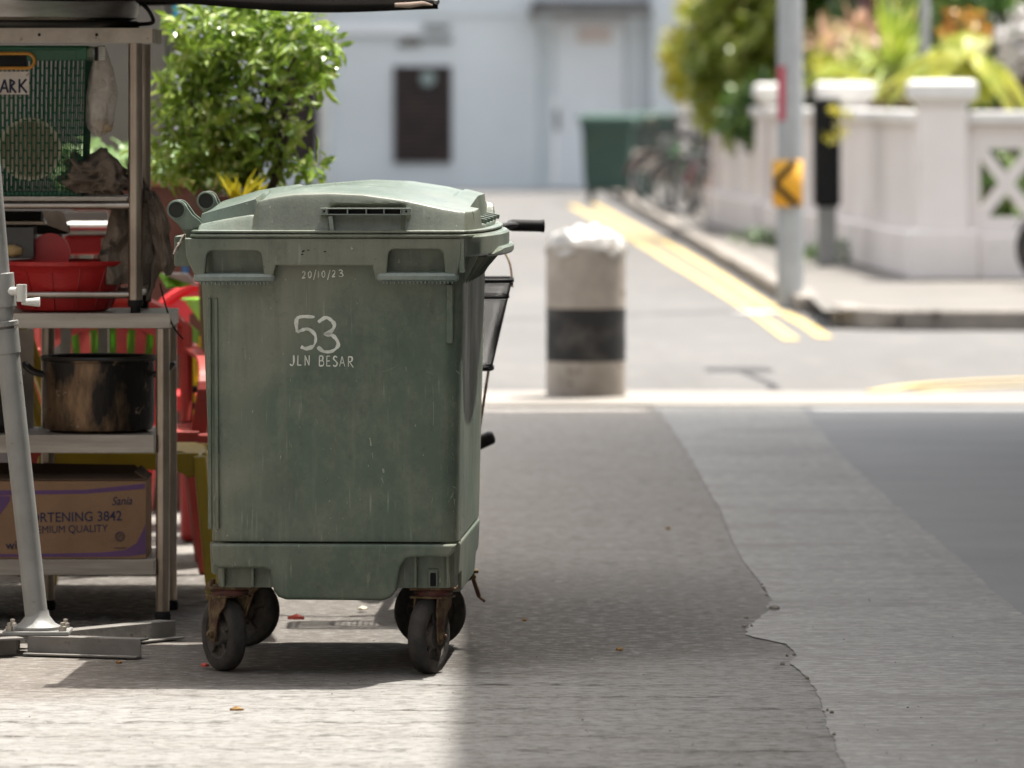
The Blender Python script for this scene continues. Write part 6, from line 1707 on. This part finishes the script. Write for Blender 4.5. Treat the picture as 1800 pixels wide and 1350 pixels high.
# ------------------------------------------------------------------ garden plants and house
def blades(c, n, L, wdt, seed, spread=.8, droop=.25, up=1.):
    rnd = random.Random(seed); b = MB()
    for k in range(n):
        a = rnd.uniform(0,2*math.pi); sp = rnd.random()**.7*spread; d = Vector((math.cos(a)*sp, math.sin(a)*sp, up)).normalized(); l = L*rnd.uniform(.7,1.1)
        s_ = d.cross(Vector((0,0,1))).normalized() if d.xy.length > 1e-3 else Vector((1,0,0)); vs = []
        m = 6
        for i in range(m+1):
            t = i/m; p = c+d*l*t+Vector((0,0,-droop*l*t*t*sp*1.5)); w_ = wdt*(.6+.8*t*(1-t)*2)*(1-t**3)/2+.001; vs += [p+s_*w_, p+Vector((0,0,-w_*.35)), p-s_*w_]
        b.add(vs, [(3*i+j,3*i+j+1,3*i+j+4,3*i+j+3) for i in range(m) for j in (0,1)])
    return b
def frond(b, c, d, L, seed, wl=.20, droop=.8):
    rnd = random.Random(seed); d = d.normalized(); pts = [c+d*L*t+Vector((0,0,-droop*L*t*t)) for t in [i/16 for i in range(17)]]
    b.tube(pts, [.012*(1-i/18) for i in range(17)], 5)
    for i in range(2,17):
        t = (pts[i]-pts[i-1]).normalized(); s_ = t.cross(Vector((0,0,1))).normalized()
        for sd in (-1,1):
            for j in (0,.5):
                q = pts[i-1].lerp(pts[i], j); l = wl*(1-abs(i/16-.45)*1.1)*rnd.uniform(.85,1.1)+.04
                e = (s_*sd*1.+t*.55+Vector((0,0,-.28))).normalized(); w_ = t*.013
                b.add([q-w_, q+w_, q+e*l*.6+w_*.9+Vector((0,0,-.01)), q+e*l+Vector((0,0,-.05*l)), q+e*l*.6-w_*.9], [(0,1,2,4),(4,2,3)])
def garden():
    root = thing('house', (6,63,0), 'maroon painted house front behind the garden plants on the right', 'building')
    b = MB(); b.bb(3.35,14,62,67,.0,5.5); b.build('wall', M['house'], root)
    b = MB(); b.bb(3.2,14.2,61.6,67.2,5.501,5.8); b.build('roof', M['terracotta'], root)
    x = pxx(1738,61.9); b = MB(); b.bb(x-.08,x+.06,61.86,61.99,0,5.4); b.build('door_post', M['black'], root)
    b = MB(); b.bb(x+.35,x+1.5,61.9,61.99,.0,2.3); b.build('door', M['louvre'], root)
    b = MB(); b.bb(-.001+3.35,x-.081,61.85,61.99,.0,.9); b.build('red_dado', M['red'], root)
    # hedge masses behind the wall, each its own bush
    def bush(label, px, py, Y, rx, ry, rz_, m, seed, n, L=.11, wdt=.045, cat='bush', nm='garden_bush', grp='garden bushes behind the white wall', trunk=True):
        c = P(px,py,Y); root = thing(nm, (c.x,c.y,.12), label, cat, grp)
        blobs = [(c,(rx,rz_,ry),2)]; rnd = random.Random(seed)
        for k in range(6):
            a = rnd.uniform(0,6.28); blobs.append((c+Vector((rx*.75*math.cos(a),rz_*.5*rnd.uniform(-1,1),ry*.7*math.sin(a))),(rx*.45,rz_*.6,ry*.4),.7))
        foliage(blobs, n, L, wdt, seed, per=6).build('foliage', m, root, recalc=False)
        if trunk:
            bx_ = max(c.x, 3.5-.042*(c.y-46.6)); b = MB(); b.tube([Vector((bx_,c.y,.1)), Vector((bx_+.03,c.y,c.z*.5)), c], [.05,.04,.02], 8); b.build('trunk', M['trunk'], root)
            for k in range(4):
                a = k*1.57+.5; b = MB(); b.tube([c.lerp(Vector((bx_,c.y,.1)),.3), c+Vector((rx*.6*math.cos(a),rz_*.5*math.sin(a),ry*.3))], [.022,.008], 6); b.build('limb', M['trunk'], root)
        return root
    # tall bush left of the pole hanging over the wall
    bush('tall yellow green bush spilling over the wall just left of the street pole', 1305, 75, 65, .46, .95, .5, M['leafmid'], 21, 620, .15, .075)
    bush('low dark green bush hanging under the tall bush left of the pole', 1325, 200, 62.5, .24, .26, .3, M['leafdark'], 22, 190, .12, .07, trunk=False)
    bush('pale yellow shrub at the far left end of the garden wall', 1235, 85, 80, .38, .75, .4, M['leafyellow'], 23, 240, .14, .07)
    bush('dark green hedge bush directly right of the street pole', 1450, 130, 68, .6, .55, .4, M['leafdark'], 24, 520, .14, .05)
    bush('dark green bush below the spiky plant in the garden', 1560, 110, 63.5, .55, .60, .4, M['leafdark'], 25, 560, .14, .05)
    bush('dark leafy bush behind the yellow palm', 1680, 60, 59, .5, .7, .35, M['leafdark'], 26, 480, .14, .05)
    bush('low bush seen through the crossed wall opening', 1770, 330, 48.3, .55, .42, .4, M['leafdark'], 27, 420, .08, .035)
    bush('dark climber filling the gap between pole and second pillar', 1400, 60, 66, .55, 1.0, .4, M['leafdark'], 31, 620, .15, .06)
    # orange flowers
    for k, (px, py, Y, lab) in enumerate(((1275,28,65.2,'orange flower cluster at the top of the tall bush'),(1300,85,65.2,'orange flower cluster in the middle of the tall bush'))):
        c = P(px,py,Y); r_ = thing('flower_cluster', c, lab, 'flower', 'orange flower clusters'); foliage([(c,(.14,.1,.12),1)], 12, .10, .05, 40+k, per=5).build('petals', M['leaforange'], r_, recalc=False)
    # cordyline with pink leaves
    for k, (px, py, Y, lab) in enumerate(((1450,75,60.5,'pink and orange bladed plant right of the street pole'),(1505,50,58.5,'taller pink bladed plant beside the green spiky one'))):
        c = P(px,py,Y); r_ = thing('cordyline_plant', (c.x,c.y,.1), lab, 'plant', 'pink leaved garden plants')
        blades(c-Vector((0,0,.1)), 46, .50, .06, 50+k, 1.3, .5, .8).build('blades', M['leafpink'], r_, recalc=False)
        b = MB(); b.tube([Vector((c.x,c.y,.1)), c-Vector((0,0,.05))], .03, 8); b.build('stem', M['trunk'], r_)
    # spiky green yellow plants
    for k, (px, py, Y, L, lab, m) in enumerate(((1570,150,55.5,1.05,'large spiky plant with long green blades behind the second pillar',M['blade']),(1455,165,60.2,.62,'low spiky yellow green plant close to the pole',M['frond']),(1520,180,57.2,.52,'low yellow green plant between the two pillars',M['frond']))):
        c = P(px,py,Y); r_ = thing('spiky_plant', (c.x,c.y,.1), lab, 'plant', 'spiky garden plants')
        blades(c, 85, L, .055, 60+k, 1.25, .35, .9).build('blades', m, r_, recalc=False)
        b = MB(); b.tube([Vector((c.x,c.y,.1)), c+Vector((0,0,.02))], .05, 8); b.build('stem', M['trunk'], r_)
    # yellow palm
    c = P(1690,120,49.0); r_ = thing('yellow_palm', (c.x,c.y,.1), 'small palm with arching bright yellow green fronds behind the near pillar', 'palm')
    b = MB(); b.tube([Vector((c.x,c.y,.1)), c], .035, 8); b.build('trunk', M['trunk'], r_)
    for k, (dx, dy, dz, L, dr) in enumerate(((-.9,-.3,.75,.75,.95),(-1,.1,.35,.68,.6),(.5,-.4,1,.62,1.1),(.8,-.3,.8,.68,1.6),(.25,-.5,1.0,.6,1.3),(-.3,-.5,1,.7,.9),(-.7,.4,.9,.7,.8),(.9,.3,.9,.8,1.2),(.1,.5,1,.7,.5),(-.6,-.6,.5,.6,.8))):
        b = MB(); frond(b, c, Vector((dx,dy,dz)), L, k, .22, dr); b.build('frond', M['frond'], r_, recalc=False)
    c = P(1700,60,49.6); r_ = thing('flower_cluster', c, 'orange and pink flower spray above the yellow palm', 'flower', None)
    foliage([(c,(.16,.12,.16),1)], 20, .08, .05, 77, per=6).build('petals', M['leaforange'], r_, recalc=False)
    c = P(1795,75,50.0); r_ = thing('white_flower_bush', (c.x,c.y,.1), 'white flowered bush at the right edge in front of the maroon house', 'bush', None)
    foliage([(c,(.14,.2,.20),1)], 60, .07, .05, 78, per=6).build('petals', M['foam'], r_, recalc=False)
    b = MB(); b.tube([Vector((c.x,c.y,.1)), c], .02, 6); b.build('stem', M['trunk'], r_)
    # trailing sprigs on the pillar face
    for k, (px, py) in enumerate(((1478,200),(1473,243))):
        c = P(px,py,49.7); r_ = thing('trailing_sprig', c, ('upper' if k == 0 else 'lower')+' yellow leafy sprig trailing over the black box edge', 'sprig', None)
        foliage([(c,(.05,.04,.03),1)], 7, .06, .03, 80+k, per=5).build('leaves', M['leafyellow'], r_, recalc=False)
    for k, (px, py, Y, lab) in enumerate(((1345,432,57,'weeds at the foot of the wall left of the street pole'),(1452,462,51.5,'weeds beside the stand of the black box'))):
        c = P(px,py,Y); c.z = .16; r_ = thing('weed_tuft', c, lab, 'weeds', 'weeds along the wall'); foliage([(c,(.22,.15,.05),1)], 40, .07, .03, 90+k, per=5).build('leaves', M['leafdark'], r_, recalc=False)
garden()

# scooter at the right edge
def scooter():
    Y = 44.6; root = thing('motor_scooter', (pxx(1855,Y), Y, .0), 'black motor scooter cut by the right edge of the picture on the pavement', 'scooter')
    root.location.z = .116; z0 = .116
    xc = pxx(1855,Y)+.0; r = .27
    def wheel(y, nm='wheel'):
        b = MB(); n = 36; b.tube([Vector((xc,y+ (r-.05)*math.cos(6.283*k/n), z0+r+(r-.05)*math.sin(6.283*k/n))) for k in range(n)], .052, 10, closed=True); w_ = b.build(nm, M['rubber'], root)
        b = MB(); b.lathe([(0,-.03),(.12,-.03),(.17,-.02),(.17,.02),(.12,.03),(0,.03)], (xc,y,z0+r), 28, 'x'); b.build('rim', M['chrome'], w_)
    wheel(Y); wheel(Y+1.25)
    b = MB(); b.loft([[Vector((xc+x,Y+y,z0+z)) for x, y in ((-.12*k,-.0),(.12*k,0),(.16*k,.18),(-.16*k,.18))] for z, k, in ((.42,.6),(.62,1),(.80,1.1),(.98,.7))]); b.build('front_shield', M['bikeblack'], root, bevel=.02)
    b = MB(); b.loft([[Vector((xc+x*k,Y+y,z0+z)) for x, y in ((-.14,.55),(.14,.55),(.16,1.4),(-.16,1.4))] for z, k in ((.36,.8),(.6,1.1),(.78,.9))]); b.build('body', M['bikeblack'], root, bevel=.03)
    b = MB(); b.bb(xc-.13,xc+.13,Y+.5,Y+1.35,z0+.781,z0+.86); b.build('seat', M['black'], root, bevel=.03)
    b = MB(); b.bb(xc-.12,xc+.12,Y+.19,Y+.56,z0+.30,z0+.36); b.build('floorboard', M['bikeblack'], root, bevel=.01)
    b = MB(); b.tube([Vector((xc-.34,Y+.22,z0+1.04)), Vector((xc-.1,Y+.14,z0+1.02)), Vector((xc+.1,Y+.14,z0+1.02)), Vector((xc+.34,Y+.22,z0+1.04))], .015, 8); h = b.build('handlebar', M['chrome'], root)
    b = MB(); b.lathe([(0,.02),(.06,.018),(.085,.0),(.08,-.05),(0,-.06)], (xc,Y-.02,z0+.84), 24, 'y'); b.build('headlight', M['chrome'], root)
    for s_ in (-1,1):
        b = MB(); b.tube([Vector((xc+s_*.07,Y,z0+r)), Vector((xc+s_*.07,Y+.12,z0+.62))], .018, 8); b.build('fork_leg', M['chrome'], root)
        b = MB(); b.tube([Vector((xc+s_*.18,Y+.2,z0+1.04)), Vector((xc+s_*.26,Y+.16,z0+1.24))], .006, 6); b.lathe([(0,.006),(.05,.006),(.05,-.006),(0,-.006)], (xc+s_*.28,Y+.15,z0+1.27), 20, 'y'); b.build('mirror', M['black'], h)
    b = MB(); b.grid(lambda u,v: Vector((xc-.07+.14*u, Y+(r+.03)*math.cos(R(35+120*v)), z0+r+(r+.03)*math.sin(R(35+120*v)))), 4, 12); o = b.build('mudguard', M['bikeblack'], root); md = o.modifiers.new('t','SOLIDIFY'); md.thickness = .006
    root.rotation_euler = (0,0,R(-90))
scooter()
